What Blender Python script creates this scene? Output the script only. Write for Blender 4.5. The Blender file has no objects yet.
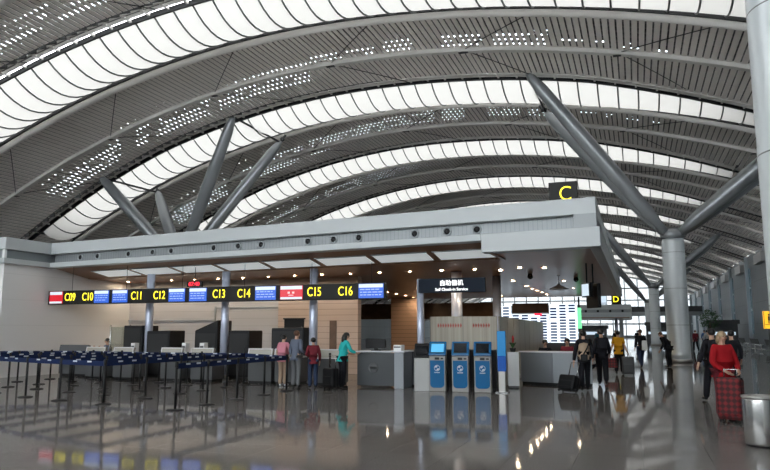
import bpy, math, random
from mathutils import Vector, Matrix
random.seed(7)
S = bpy.context.scene
COL = S.collection
R = math.radians

# ------------------------------------------------------------------ camera, sky, exposure
cd = bpy.data.cameras.new('camera')
cam = bpy.data.objects.new('camera', cd); COL.objects.link(cam)
cd.sensor_width = 36.0
cd.lens = 680.0 / 770.0 * 36.0
cd.clip_end = 600
cam.location = (0, 0, 1.6)
cam.rotation_euler = (R(90 + 8.04), 0, R(20.15))
S.camera = cam

W = bpy.data.worlds.new('overcast_sky'); S.world = W; W.use_nodes = True
bg = W.node_tree.nodes['Background']
bg.inputs[0].default_value = (0.95, 0.975, 1.0, 1)
bg.inputs[1].default_value = 7.0

S.view_settings.view_transform = 'Standard'
S.view_settings.look = 'None'
S.view_settings.gamma = 1
S.view_settings.use_curve_mapping = False
S.view_settings.exposure = 0.5
try:
    S.cycles.use_denoising = True
    S.cycles.diffuse_bounces = 6
    S.cycles.max_bounces = 14
    S.cycles.sample_clamp_indirect = 8
except Exception:
    pass

# ------------------------------------------------------------------ materials
M = {}
def mat(name, col, rough=0.5, metal=0.0, emit=None, es=0.0, spec=None, alpha=None):
    m = bpy.data.materials.new(name); m.use_nodes = True
    b = m.node_tree.nodes['Principled BSDF']
    b.inputs['Base Color'].default_value = (*col, 1)
    b.inputs['Roughness'].default_value = rough
    b.inputs['Metallic'].default_value = metal
    if spec is not None: b.inputs['Specular IOR Level'].default_value = spec
    if emit:
        b.inputs['Emission Color'].default_value = (*emit, 1)
        b.inputs['Emission Strength'].default_value = es
    M[name] = m
    return m

def nodes(m):
    nt = m.node_tree
    return nt, nt.nodes, nt.links, nt.nodes['Principled BSDF']

def noisy(name, c1, c2, scale, rough=0.5, metal=0.0, detail=4, spec=None, lo=0.35, hi=0.65, stretch=None):
    """two-tone noise in the object's own coordinates"""
    m = mat(name, c1, rough, metal, spec=spec)
    nt, N, L, b = nodes(m)
    tc = N.new('ShaderNodeTexCoord'); n = N.new('ShaderNodeTexNoise'); r = N.new('ShaderNodeValToRGB')
    n.inputs['Scale'].default_value = scale; n.inputs['Detail'].default_value = detail
    r.color_ramp.elements[0].position = lo; r.color_ramp.elements[0].color = (*c1, 1)
    r.color_ramp.elements[1].position = hi; r.color_ramp.elements[1].color = (*c2, 1)
    src = tc.outputs['Object']
    if stretch:
        mp = N.new('ShaderNodeMapping'); mp.inputs['Scale'].default_value = stretch
        L.new(src, mp.inputs['Vector']); src = mp.outputs['Vector']
    L.new(src, n.inputs['Vector']); L.new(n.outputs['Fac'], r.inputs['Fac']); L.new(r.outputs['Color'], b.inputs['Base Color'])
    return m

def grooved(name, col, line, pitch, width, axis=2, rough=0.5, metal=0.0, spec=None, pitch2=None, axis2=0):
    """panelled surface: thin seams every `pitch` metres along one axis (and a second one)"""
    m = mat(name, col, rough, metal, spec=spec)
    nt, N, L, b = nodes(m)
    tc = N.new('ShaderNodeTexCoord'); sp = N.new('ShaderNodeSeparateXYZ'); L.new(tc.outputs['Object'], sp.inputs[0])
    def seam(ax, p, w):
        d = N.new('ShaderNodeMath'); d.operation = 'DIVIDE'; d.inputs[1].default_value = p; L.new(sp.outputs[ax], d.inputs[0])
        f = N.new('ShaderNodeMath'); f.operation = 'FRACT'; L.new(d.outputs[0], f.inputs[0])
        l = N.new('ShaderNodeMath'); l.operation = 'LESS_THAN'; l.inputs[1].default_value = w / p; L.new(f.outputs[0], l.inputs[0])
        return l.outputs[0]
    s = seam(axis, pitch, width)
    if pitch2:
        mx = N.new('ShaderNodeMath'); mx.operation = 'MAXIMUM'; L.new(s, mx.inputs[0]); L.new(seam(axis2, pitch2, width), mx.inputs[1]); s = mx.outputs[0]
    mixn = N.new('ShaderNodeMix'); mixn.data_type = 'RGBA'
    mixn.inputs[6].default_value = (*col, 1); mixn.inputs[7].default_value = (*line, 1)
    L.new(s, mixn.inputs[0]); L.new(mixn.outputs[2], b.inputs['Base Color'])
    return m

# floor: polished speckled granite with faint slab joints and a slight waviness
m = mat('granite', (0.1, 0.1, 0.1), 0.1, spec=0.045)
nt, N, L, b = nodes(m)
tc = N.new('ShaderNodeTexCoord')
n1 = N.new('ShaderNodeTexNoise'); n1.inputs['Scale'].default_value = 55; n1.inputs['Detail'].default_value = 3
n2 = N.new('ShaderNodeTexNoise'); n2.inputs['Scale'].default_value = 0.6; n2.inputs['Detail'].default_value = 3
br = N.new('ShaderNodeTexBrick'); br.offset = 0.0
br.inputs['Scale'].default_value = 1.0; br.inputs['Brick Width'].default_value = 0.8; br.inputs['Row Height'].default_value = 0.8
br.inputs['Mortar Size'].default_value = 0.004
br.inputs['Color1'].default_value = (1, 1, 1, 1); br.inputs['Color2'].default_value = (0.93, 0.93, 0.93, 1); br.inputs['Mortar'].default_value = (0.72, 0.72, 0.72, 1)
rp = N.new('ShaderNodeValToRGB')
rp.color_ramp.elements[0].position = 0.3; rp.color_ramp.elements[0].color = (0.115, 0.105, 0.099, 1)
rp.color_ramp.elements[1].position = 0.7; rp.color_ramp.elements[1].color = (0.21, 0.195, 0.184, 1)
mx = N.new('ShaderNodeMix'); mx.data_type = 'RGBA'; mx.blend_type = 'MULTIPLY'; mx.inputs[0].default_value = 1
bp = N.new('ShaderNodeBump'); bp.inputs['Strength'].default_value = 0.02; bp.inputs['Distance'].default_value = 0.05
rr = N.new('ShaderNodeMapRange'); rr.inputs['To Min'].default_value = 0.035; rr.inputs['To Max'].default_value = 0.065
for n in (n1, n2, br): L.new(tc.outputs['Object'], n.inputs['Vector'])
L.new(n1.outputs['Fac'], rp.inputs['Fac']); L.new(rp.outputs['Color'], mx.inputs[6]); L.new(br.outputs['Color'], mx.inputs[7])
L.new(mx.outputs[2], b.inputs['Base Color']); L.new(n2.outputs['Fac'], bp.inputs['Height']); L.new(bp.outputs['Normal'], b.inputs['Normal'])
L.new(n2.outputs['Fac'], rr.inputs['Value']); L.new(rr.outputs['Result'], b.inputs['Roughness'])

# stretched translucent roof membrane
m = bpy.data.materials.new('membrane'); m.use_nodes = True; M['membrane'] = m
nt = m.node_tree; nt.nodes.remove(nt.nodes['Principled BSDF'])
o_ = nt.nodes['Material Output']
t_ = nt.nodes.new('ShaderNodeBsdfTranslucent'); t_.inputs[0].default_value = (0.222, 0.218, 0.206, 1)
d_ = nt.nodes.new('ShaderNodeBsdfDiffuse'); d_.inputs[0].default_value = (0.8, 0.8, 0.8, 1)
x_ = nt.nodes.new('ShaderNodeMixShader'); x_.inputs[0].default_value = 0.30
nt.links.new(t_.outputs[0], x_.inputs[1]); nt.links.new(d_.outputs[0], x_.inputs[2]); nt.links.new(x_.outputs[0], o_.inputs[0])

def glassy(name, tint, gloss=0.08):
    m = bpy.data.materials.new(name); m.use_nodes = True; M[name] = m
    nt = m.node_tree; nt.nodes.remove(nt.nodes['Principled BSDF'])
    o = nt.nodes['Material Output']
    t = nt.nodes.new('ShaderNodeBsdfTransparent'); t.inputs[0].default_value = (*tint, 1)
    g = nt.nodes.new('ShaderNodeBsdfGlossy'); g.inputs[0].default_value = (0.9, 0.9, 0.9, 1); g.inputs[1].default_value = 0.03
    x = nt.nodes.new('ShaderNodeMixShader'); x.inputs[0].default_value = gloss
    nt.links.new(t.outputs[0], x.inputs[1]); nt.links.new(g.outputs[0], x.inputs[2]); nt.links.new(x.outputs[0], o.inputs[0])
glassy('clear_glass', (0.80, 0.83, 0.84)); glassy('dimming_glass', (0.86, 0.90, 0.92), 0.03); glassy('grey_glass', (0.13, 0.14, 0.145)); glassy('dark_glass', (0.17, 0.20, 0.21)); glassy('screen_glass', (0.8, 0.84, 0.82), 0.1)

noisy('slat', (0.80, 0.755, 0.71), (0.86, 0.815, 0.77), 0.35, 0.45, spec=0.4)
mat('purlin', (0.14, 0.135, 0.13), 0.6)
mat('attic', (0.10, 0.10, 0.10), 0.8)
mat('deck', (0.16, 0.16, 0.16), 0.8)
mat('tube_white', (0.86, 0.84, 0.81), 0.35)
mat('beam_grey', (0.72, 0.70, 0.67), 0.4, 0.0)
mat('dark_steel', (0.035, 0.037, 0.04), 0.4, 0.3)
mat('rib', (0.10, 0.11, 0.11), 0.5)
noisy('column_metal', (0.44, 0.47, 0.49), (0.50, 0.53, 0.55), 0.8, 0.33, 0.35)
mat('brace_metal', (0.30, 0.32, 0.335), 0.30, 0.4)
grooved('column_clad', (0.74, 0.79, 0.82), (0.22, 0.24, 0.25), 1.9, 0.02, 2, 0.30, 0.5)
mat('bounce_white', (0.86, 0.86, 0.85), 0.6)
mat('fascia', (0.50, 0.53, 0.54), 0.4)
mat('fascia_dark', (0.34, 0.365, 0.38), 0.4)
grooved('recess_metal', (0.28, 0.30, 0.31), (0.22, 0.24, 0.25), 0.12, 0.02, 0, 0.4, 0.2)
mat('soffit', (0.30, 0.165, 0.105), 0.28, 0.0, spec=0.05)
mat('panel_light', (0.75, 0.78, 0.78), 0.4, emit=(0.85, 0.93, 0.95), es=0.28)
grooved('wall_white', (0.80, 0.79, 0.785), (0.68, 0.67, 0.665), 0.9, 0.012, 2, 0.4, pitch2=2.2, axis2=0)
grooved('wall_grey', (0.52, 0.505, 0.51), (0.38, 0.37, 0.37), 0.3, 0.012, 2, 0.45)
grooved('wall_warm', (0.56, 0.43, 0.35), (0.30, 0.22, 0.18), 0.22, 0.014, 2, 0.4)
grooved('wood_panel', (0.66, 0.42, 0.29), (0.26, 0.16, 0.11), 0.24, 0.016, 2, 0.4)
noisy('brown_beam', (0.10, 0.055, 0.03), (0.15, 0.085, 0.05), 2.0, 0.4)
grooved('hall_wall', (0.33, 0.37, 0.395), (0.21, 0.235, 0.25), 2.4, 0.05, 2, 0.5, pitch2=3.1, axis2=1, spec=0.15)
mat('pilaster', (0.42, 0.46, 0.49), 0.35)
mat('vent_box', (0.60, 0.60, 0.60), 0.4)
mat('black', (0.010, 0.010, 0.011), 0.4, spec=0.25)
mat('black_matte', (0.016, 0.016, 0.017), 0.7)
mat('sign_black', (0.018, 0.017, 0.016), 0.4, spec=0.15)
mat('sign_navy', (0.010, 0.016, 0.028), 0.5, spec=0.1)
mat('glow_yellow', (0.8, 0.7, 0.05), 0.5, emit=(1.0, 0.84, 0.02), es=1.2)
mat('glow_white', (0.8, 0.8, 0.8), 0.5, emit=(1, 1, 1), es=1.1)
mat('glow_red', (0.6, 0.02, 0.02), 0.5, emit=(1.0, 0.02, 0.05), es=1.6)
mat('scr_blue', (0.02, 0.05, 0.2), 0.3, emit=(0.02, 0.11, 0.62), es=0.75)
mat('scr_head', (0.3, 0.3, 0.3), 0.3, emit=(0.62, 0.76, 0.90), es=0.7)
mat('scr_line', (0.3, 0.3, 0.3), 0.3, emit=(0.28, 0.45, 0.92), es=0.7)
mat('scr_red', (0.2, 0.01, 0.02), 0.3, emit=(0.60, 0.008, 0.02), es=0.75)
mat('scr_redline', (0.3, 0.1, 0.1), 0.3, emit=(0.95, 0.55, 0.55), es=0.8)
mat('scr_cyan', (0.05, 0.2, 0.3), 0.2, emit=(0.10, 0.42, 0.72), es=0.75)
mat('totem_blue', (0.02, 0.2, 0.45), 0.25, emit=(0.02, 0.20, 0.48), es=0.22)
mat('totem_deep', (0.008, 0.07, 0.30), 0.25, emit=(0.01, 0.09, 0.40), es=0.2)
mat('board_white', (0.5, 0.5, 0.5), 0.4, emit=(0.78, 0.90, 1.0), es=1.1)
mat('board_row', (0.02, 0.03, 0.08), 0.3, emit=(0.02, 0.04, 0.14), es=0.5)
mat('board_green', (0.1, 0.4, 0.15), 0.4, emit=(0.2, 0.95, 0.4), es=0.9)
mat('lamp', (1, 0.9, 0.75), 0.5, emit=(1.0, 0.80, 0.55), es=240.0)
mat('lamp_ring', (0.5, 0.48, 0.45), 0.3, 0.6)
mat('steel', (0.62, 0.62, 0.61), 0.22, 0.9)
mat('brushed', (0.50, 0.49, 0.47), 0.34, 0.8)
mat('post_grey', (0.50, 0.54, 0.66), 0.3, 0.3)
mat('kiosk_grey', (0.30, 0.295, 0.28), 0.4, 0.1)
mat('kiosk_light', (0.42, 0.425, 0.42), 0.35)
mat('kiosk_blue', (0.004, 0.115, 0.29), 0.25)
mat('glass_black', (0.01, 0.012, 0.015), 0.06)
mat('white', (0.78, 0.79, 0.79), 0.4)
mat('off_white', (0.62, 0.62, 0.66), 0.4)
mat('belt_blue', (0.006, 0.017, 0.068), 0.6, spec=0.2)
mat('logo_white', (0.62, 0.66, 0.72), 0.6)
mat('desk_grey', (0.085, 0.088, 0.092), 0.45, spec=0.3)
mat('desk_dark', (0.05, 0.055, 0.06), 0.35)
mat('desk_beige', (0.38, 0.36, 0.31), 0.4)
mat('desk_trim', (0.66, 0.65, 0.66), 0.3)
mat('info_grey', (0.20, 0.215, 0.235), 0.3, 0.2)
mat('info_light', (0.31, 0.335, 0.36), 0.3, 0.2)
noisy('frosted', (0.30, 0.265, 0.21), (0.40, 0.36, 0.29), 3.0, 0.35, stretch=(5, 5, 0.05))
mat('frost_red', (0.42, 0.08, 0.06), 0.5)
mat('frost_seam', (0.22, 0.20, 0.17), 0.4)
mat('sign_yellow', (0.75, 0.42, 0.02), 0.4, emit=(1.0, 0.56, 0.02), es=0.7)
mat('leaf_green', (0.03, 0.10, 0.025), 0.5)
mat('flower_red', (0.45, 0.02, 0.02), 0.5)
mat('skin', (0.50, 0.30, 0.21), 0.5)
mat('hair_black', (0.012, 0.010, 0.009), 0.45)
mat('hair_brown', (0.12, 0.055, 0.03), 0.5)
mat('hair_blond', (0.34, 0.24, 0.14), 0.5)
mat('lip', (0.35, 0.10, 0.09), 0.5)
for n_, c_ in dict(pink=(0.62, 0.24, 0.30), slate=(0.12, 0.14, 0.19), teal=(0.03, 0.46, 0.46), ink=(0.012, 0.012, 0.016), mustard=(0.62, 0.30, 0.015), red=(0.34, 0.008, 0.013),
                   tan=(0.42, 0.31, 0.22), khaki=(0.36, 0.26, 0.19), denim=(0.03, 0.045, 0.09), maroon=(0.16, 0.02, 0.03), grey=(0.16, 0.165, 0.17), cream=(0.55, 0.53, 0.5), blue=(0.05, 0.12, 0.30), teal_dark=(0.02, 0.10, 0.14)).items():
    mat('cloth_' + n_, c_, 0.8, spec=0.2)
mat('case_black', (0.009, 0.009, 0.010), 0.5, spec=0.2)
mat('case_grey', (0.045, 0.048, 0.052), 0.5)
# red tartan weave
m = mat('tartan', (0.22, 0.01, 0.015), 0.7)
nt, N, L, b = nodes(m)
tc = N.new('ShaderNodeTexCoord'); wv = N.new('ShaderNodeTexWave'); wv.bands_direction = 'Z'; wv.inputs['Scale'].default_value = 3.2
wx = N.new('ShaderNodeTexWave'); wx.bands_direction = 'X'; wx.inputs['Scale'].default_value = 3.2
ad = N.new('ShaderNodeMath'); ad.operation = 'ADD'; rp = N.new('ShaderNodeValToRGB')
rp.color_ramp.elements[0].position = 0.35; rp.color_ramp.elements[0].color = (0.05, 0.006, 0.008, 1)
rp.color_ramp.elements[1].position = 0.8; rp.color_ramp.elements[1].color = (0.20, 0.008, 0.012, 1)
L.new(tc.outputs['Object'], wv.inputs['Vector']); L.new(tc.outputs['Object'], wx.inputs['Vector'])
L.new(wv.outputs['Fac'], ad.inputs[0]); L.new(wx.outputs['Fac'], ad.inputs[1])
hf = N.new('ShaderNodeMath'); hf.operation = 'MULTIPLY'; hf.inputs[1].default_value = 0.5; L.new(ad.outputs[0], hf.inputs[0])
L.new(hf.outputs[0], rp.inputs['Fac']); L.new(rp.outputs['Color'], b.inputs['Base Color'])

# ------------------------------------------------------------------ mesh helpers
class MB:
    def __init__(s): s.v = []; s.f = []; s.mi = []; s.sm = []
    def add(s, v, f, m=0, smooth=False):
        o = len(s.v); s.v += [tuple(p) for p in v]
        for q in f: s.f.append(tuple(i + o for i in q)); s.mi.append(m); s.sm.append(smooth)
        return s
    def box(s, x0, x1, y0, y1, z0, z1, m=0):
        return s.prism([(x0, y0), (x1, y0), (x1, y1), (x0, y1)], z0, z1, m)
    def prism(s, poly, z0, z1, m=0):
        n = len(poly)
        v = [(x, y, z0) for x, y in poly] + [(x, y, z1) for x, y in poly]
        f = [tuple(range(n - 1, -1, -1)), tuple(range(n, 2 * n))] + [(i, (i + 1) % n, n + (i + 1) % n, n + i) for i in range(n)]
        return s.add(v, f, m)
    def extrude_x(s, prof, x0, x1, m=0):       # profile of (y, z), counter-clockwise seen from +x
        n = len(prof)
        v = [(x0, y, z) for y, z in prof] + [(x1, y, z) for y, z in prof]
        f = [tuple(range(n - 1, -1, -1)), tuple(range(n, 2 * n))] + [(i, (i + 1) % n, n + (i + 1) % n, n + i) for i in range(n)]
        return s.add(v, f, m)
    def tube(s, pts, r, seg=10, m=0, caps=True):
        pts = [Vector(p) for p in pts]; n = len(pts)
        rs = r if isinstance(r, (list, tuple)) else [r] * n
        v = []; a = None
        for i, p in enumerate(pts):
            t = (pts[min(i + 1, n - 1)] - pts[max(i - 1, 0)]).normalized()
            if a is None:
                a = t.cross(Vector((0, 0, 1)) if abs(t.z) < 0.9 else Vector((1, 0, 0))).normalized()
            a = (a - t * a.dot(t)).normalized(); b = t.cross(a)
            for k in range(seg):
                an = 2 * math.pi * k / seg
                v.append(p + a * (math.cos(an) * rs[i]) + b * (math.sin(an) * rs[i]))
        f = [(i * seg + k, i * seg + (k + 1) % seg, (i + 1) * seg + (k + 1) % seg, (i + 1) * seg + k) for i in range(n - 1) for k in range(seg)]
        s.add(v, f, m, True)
        if caps:
            o = len(s.v) - n * seg
            s.f.append(tuple(o + k for k in range(seg - 1, -1, -1))); s.mi.append(m); s.sm.append(False)
            s.f.append(tuple(o + (n - 1) * seg + k for k in range(seg))); s.mi.append(m); s.sm.append(False)
        return s
    def lathe(s, prof, c=(0, 0, 0), seg=24, m=0, smooth=True):
        v = [(c[0] + r * math.cos(2 * math.pi * k / seg), c[1] + r * math.sin(2 * math.pi * k / seg), c[2] + z) for r, z in prof for k in range(seg)]
        n = len(prof)
        f = [(i * seg + k, i * seg + (k + 1) % seg, (i + 1) * seg + (k + 1) % seg, (i + 1) * seg + k) for i in range(n - 1) for k in range(seg)]
        s.add(v, f, m, smooth); o = len(s.v) - n * seg
        if prof[0][0] > 1e-4: s.f.append(tuple(o + k for k in range(seg - 1, -1, -1))); s.mi.append(m); s.sm.append(False)
        if prof[-1][0] > 1e-4: s.f.append(tuple(o + (n - 1) * seg + k for k in range(seg))); s.mi.append(m); s.sm.append(False)
        return s
    def ball(s, c, r, seg=12, rings=8, m=0):
        rx, ry, rz = r if isinstance(r, (tuple, list)) else (r, r, r)
        v = []
        for i in range(1, rings):
            ph = math.pi * i / rings
            for k in range(seg):
                th = 2 * math.pi * k / seg
                v.append((c[0] + rx * math.sin(ph) * math.cos(th), c[1] + ry * math.sin(ph) * math.sin(th), c[2] - rz * math.cos(ph)))
        b = len(v); v += [(c[0], c[1], c[2] - rz), (c[0], c[1], c[2] + rz)]
        f = [(i * seg + k, i * seg + (k + 1) % seg, (i + 1) * seg + (k + 1) % seg, (i + 1) * seg + k) for i in range(rings - 2) for k in range(seg)]
        f += [(b, (k + 1) % seg, k) for k in range(seg)] + [(b + 1, (rings - 2) * seg + k, (rings - 2) * seg + (k + 1) % seg) for k in range(seg)]
        return s.add(v, f, m, True)
    def move(s, mtx):
        s.v = [tuple(mtx @ Vector(p)) for p in s.v]; return s
    def mesh(s, name, mats):
        me = bpy.data.meshes.new(name); me.from_pydata(s.v, [], s.f)
        for k in (mats if isinstance(mats, (list, tuple)) else [mats]): me.materials.append(M[k])
        me.polygons.foreach_set('material_index', s.mi); me.polygons.foreach_set('use_smooth', s.sm)
        me.update(); return me

def tag(o, label=None, cat=None, group=None, kind=None):
    if label: o['label'] = label
    if cat: o['category'] = cat
    if group: o['group'] = group
    if kind: o['kind'] = kind
    return o
def obj(name, mb, mats, parent=None, loc=None, bevel=0, rz=0):
    o = bpy.data.objects.new(name, mb if isinstance(mb, bpy.types.Mesh) else mb.mesh(name, mats)); COL.objects.link(o)
    if parent: o.parent = parent
    if loc: o.location = loc
    if rz: o.rotation_euler.z = rz
    if bevel:
        b = o.modifiers.new('bevel', 'BEVEL'); b.width = bevel; b.segments = 2; b.limit_method = 'ANGLE'
    return o
def thing(name, label, cat, loc=(0, 0, 0), rz=0, group=None, kind='thing'):
    o = bpy.data.objects.new(name, None); COL.objects.link(o); o.empty_display_size = 0.2
    o.location = loc; o.rotation_euler = (0, 0, rz)
    return tag(o, label, cat, group, kind)
def struct(name, mb, mats, parent=None, loc=None):
    return tag(obj(name, mb, mats, parent, loc), kind='structure')
KIDS = {}
def dup(root, loc, rz, label=None, group=None):
    r = root.copy(); COL.objects.link(r); r.location = loc; r.rotation_euler = (0, 0, rz)
    if label: r['label'] = label
    if group: r['group'] = group
    for ch in root.children:
        c = ch.copy(); COL.objects.link(c); c.parent = r
        for g in ch.children:
            d = g.copy(); COL.objects.link(d); d.parent = c
    return r
ORD = 'first second third fourth fifth sixth seventh eighth ninth tenth eleventh twelfth thirteenth fourteenth fifteenth sixteenth seventeenth eighteenth nineteenth twentieth'.split()

def text_mb(s, size, depth=0.006, m=0, narrow=1.0, bold=0.006):
    """lettering standing upright, facing -y, centred on the origin"""
    cu = bpy.data.curves.new('lettering', 'FONT'); cu.body = s; cu.size = size; cu.align_x = 'CENTER'; cu.align_y = 'CENTER'; cu.extrude = depth; cu.offset = size * bold
    o = bpy.data.objects.new('lettering', cu); COL.objects.link(o)
    dg = bpy.context.evaluated_depsgraph_get(); me = bpy.data.meshes.new_from_object(o.evaluated_get(dg))
    mb = MB(); mb.add([(v.co.x * narrow, -v.co.z, v.co.y) for v in me.vertices], [tuple(p.vertices) for p in me.polygons], m)
    bpy.data.objects.remove(o); bpy.data.curves.remove(cu); bpy.data.meshes.remove(me)
    return mb

# ------------------------------------------------------------------ the setting: roof
P = 13.35                       # one roof bay
YT, YB, YU = 28.6, 33.1, 37.6   # tube, bottom beam and far edge of the slatted trough of bay 0
XL, XR = -49.0, 13.2
NB0, NB1 = -3, 11
XM0, XM1 = -41.5, 7.0        # the skylights stop short of the walls; beyond them the slats run on
def zr(x):
    d = x + 14.0
    return 16.5 - (0.0100 if d < 0 else 0.0083) * d * d
XS = [XL + (XR - XL) * i / 62 for i in range(63)]
def du(x):                      # the skylights taper toward both ends: their near edge creeps up on the tube
    return 0.18 * max(0.0, min(x, 7.5) + 2.0) + 0.065 * max(0.0, -30.0 - max(x, -42.0))
def yu(off): return lambda x: YU + du(x) + off
def arch_strip(mb, y0, y1, z0, z1, m=0, xs=XS, smooth=False):
    """bar of rectangular section that follows the arch"""
    v = []
    for x in xs:
        z = zr(x); a_, b_ = (y0(x) if callable(y0) else y0), (y1(x) if callable(y1) else y1)
        v += [(x, a_, z + z0), (x, b_, z + z0), (x, b_, z + z1), (x, a_, z + z1)]
    f = []
    for i in range(len(xs) - 1):
        a, b = 4 * i, 4 * (i + 1)
        f += [(a + k, a + (k + 1) % 4, b + (k + 1) % 4, b + k) for k in range(4)]
    f += [(3, 2, 1, 0), tuple(4 * (len(xs) - 1) + k for k in range(4))]
    mb.add(v, f, m, smooth)

# slatted lining (one mesh per bay, shared)
sl = MB()
n_sl = int((XR - XL) / 0.305)
for i in range(n_sl):
    x0 = XL + 0.305 * i; x1 = x0 + 0.232
    za, zb = zr(x0), zr(x1)
    runs = [(YT + 0.45, YB - 0.12), (YB + 0.12, YU + du(x0) - 0.80)]
    if x0 > XM1 or x1 < XM0: runs.append((YU + du(x0) - P + 0.08, YT - 0.1))
    for ya, yb in runs:
        v = [(x0, ya, za), (x1, ya, zb), (x1, yb, zb), (x0, yb, za), (x0, ya, za + 0.03), (x1, ya, zb + 0.03), (x1, yb, zb + 0.03), (x0, yb, za + 0.03)]
        sl.add(v, [(3, 2, 1, 0), (4, 5, 6, 7), (0, 1, 5, 4), (1, 2, 6, 5), (2, 3, 7, 6), (3, 0, 4, 7)], 0)
for k in range(15):              # purlins the slats hang from
    y = YT + 0.50 + 0.56 * k
    arch_strip(sl, y, y + 0.16, 0.05, 0.15, 1)
slat_mesh = sl.mesh('ceiling', ['slat', 'purlin'])
# roof deck over the trough, with an open lattice side toward the next skylight
dk = MB()
arch_strip(dk, YT + 0.2, yu(-0.8), 3.0, 3.12)
arch_strip(dk, YT + 0.05, YT + 0.2, 0.1, 3.0)
for xa, xb in ((XL, XM0), (XM1, XR)):
    xs_ = [xa + (xb - xa) * i / 12 for i in range(13)]
    arch_strip(dk, YU - P - 0.3, YT + 0.3, 0.45, 0.55, xs=xs_)
    arch_strip(dk, YU - P - 0.3, YT + 0.3, 3.0, 3.1, xs=xs_)
for x in (XM0, XM1): dk.box(x - 0.06, x + 0.06, YU - P, YT, zr(x) - 0.05, zr(x) + 1.2)
def side_cell(x0, x1, a, b):
    dk.box(x0, x1, YU + du(x0) - 0.92, YU + du(x0) - 0.80, zr(x0) + a, zr(x0) + b)
rs = random.Random(11)
i = 0
while XL + 0.61 * i < XR:        # side of the trough: plain sheeting with open cells where daylight shows through
    x = XL + 0.61 * i; i += 1
    lo, hi = (0.75, 2.3) if x < -19 else (1.5, 2.45) if x < -4 else (1.75, 2.0)
    side_cell(x, x + 0.62, 0.0, lo); side_cell(x, x + 0.62, hi, 3.05)
    if rs.random() < (0.2 if x < -4 else 0.55): side_cell(x, x + 0.62, lo - 0.05, hi + 0.05)
    elif rs.random() < 0.5:
        m_ = lo + (hi - lo) * rs.uniform(0.3, 0.7); side_cell(x, x + 0.62, m_ - 0.14, m_ + 0.14)
arch_strip(dk, yu(-0.85), yu(-0.83), 0.6, 2.9, 1)      # near-clear pane added to dim the daylight through the open cells
deck_mesh = dk.mesh('ceiling_deck', ['attic', 'dimming_glass'])
gt = MB(); arch_strip(gt, yu(-0.80), yu(-0.06), 0.12, 0.16)
gutter_mesh = gt.mesh('gutter', ['attic'])
# membrane strip hanging in a shallow curve
mm = MB()
NSEG = 8
def wid(x): return (YT - YU - du(x) + P) / (YT - YU + P)
def sag(t): return -0.75 * 4 * t * (1 - t)
xs2 = [XM0 + (XM1 - XM0) * i / 100 for i in range(101)]
for x in xs2:
    for j in range(NSEG + 1):
        t = j / NSEG; mm.v.append((x, YU + du(x) - P + 0.05 + t * (YT - YU - du(x) + P - 0.2), zr(x) + 0.10 + sag(t) * wid(x) ** 2))
for i in range(len(xs2) - 1):
    for j in range(NSEG):
        a = i * (NSEG + 1) + j; mm.f.append((a, a + 1, a + NSEG + 2, a + NSEG + 1)); mm.mi.append(0); mm.sm.append(True)
mem_mesh = mm.mesh('window', ['membrane'])
rb = MB()
for i in range(1, 46):
    x = XM0 + 1.055 * i
    rb.tube([(x, YU + du(x) - P + 0.05 + t / NSEG * (YT - YU - du(x) + P - 0.2), zr(x) + 0.05 + sag(t / NSEG) * wid(x) ** 2) for t in range(NSEG + 1)], 0.045, 6, 0)
rib_mesh = rb.mesh('window_frame', ['rib'])
# white edge tube, bottom beam, far edge rail, wind-bracing rods
tr = MB()
tr.tube([(x, YT + 0.22, zr(x) - 0.02) for x in XS], 0.26, 14, 0)
arch_strip(tr, YB - 0.17, YB + 0.17, -0.20, 0.06, 1)
arch_strip(tr, yu(-0.82), yu(-0.72), -0.06, 0.1, 1)
arch_strip(tr, yu(-0.45), yu(-0.37), -0.06, 0.1, 1)
for i in range(1, 58): tr.box(XL + 1.055 * i - 0.05, XL + 1.055 * i + 0.05, YU + du(XL + 1.055 * i) - 0.75, YU + du(XL + 1.055 * i), zr(XL + 1.055 * i) - 0.03, zr(XL + 1.055 * i) + 0.08, 1)
arch_strip(tr, yu(-0.06), yu(0.06), -0.12, 0.12, 2)
arch_strip(tr, YT - 0.18, YT - 0.02, -0.05, 0.14, 2)
trim_mesh = tr.mesh('trim', ['tube_white', 'beam_grey', 'dark_steel'])
rd = MB()
for n in range(-5, 2):
    x = -0.2 + 7.6 * n
    if x - 0.3 < XL: continue
    for xe, ye in ((x + 3.8, YT + 0.6), (x + 3.2, YU - 0.4)):
        if xe > XR: continue
        rd.tube([(x + (xe - x) * t / 4, YB + (ye - YB) * t / 4, zr(x + (xe - x) * t / 4) - 0.07) for t in range(5)], 0.022, 6)
    rd.box(x - 0.25, x + 0.25, YB - 0.1, YB + 0.1, zr(x) - 0.23, zr(x) - 0.2)
rod_mesh = rd.mesh('bracing_rod', ['dark_steel'])
for k in range(NB0, NB1 + 1):
    y = P * k; i = k - NB0
    struct('ceiling' if i == 0 else 'ceiling.%03d' % i, slat_mesh, None, loc=(0, y, 0))
    struct('ceiling_deck' if i == 0 else 'ceiling_deck.%03d' % i, deck_mesh, None, loc=(0, y, 0))
    w = struct('window_%d' % (i + 1), mem_mesh, None, loc=(0, y, 0))
    obj('window_frame', rib_mesh, None, w)
    t = struct('trim_%d' % (i + 1), trim_mesh, None, loc=(0, y, 0))
    obj('bracing_rod', rod_mesh, None, t)
    if k >= 0: obj('gutter', gutter_mesh, None, t)

# ------------------------------------------------------------------ the setting: floor and outer walls
Y0, Y1 = YT + P * NB0 - 4.0, YU + P * NB1
struct('floor', MB().box(XL - 1, XR + 0.3, Y0, Y1 + 1, -0.2, 0), ['granite'])
struct('wall_left', MB().box(XL - 0.5, XL, Y0, Y1, 0, zr(XL) + 3.2), ['hall_wall'])
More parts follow.
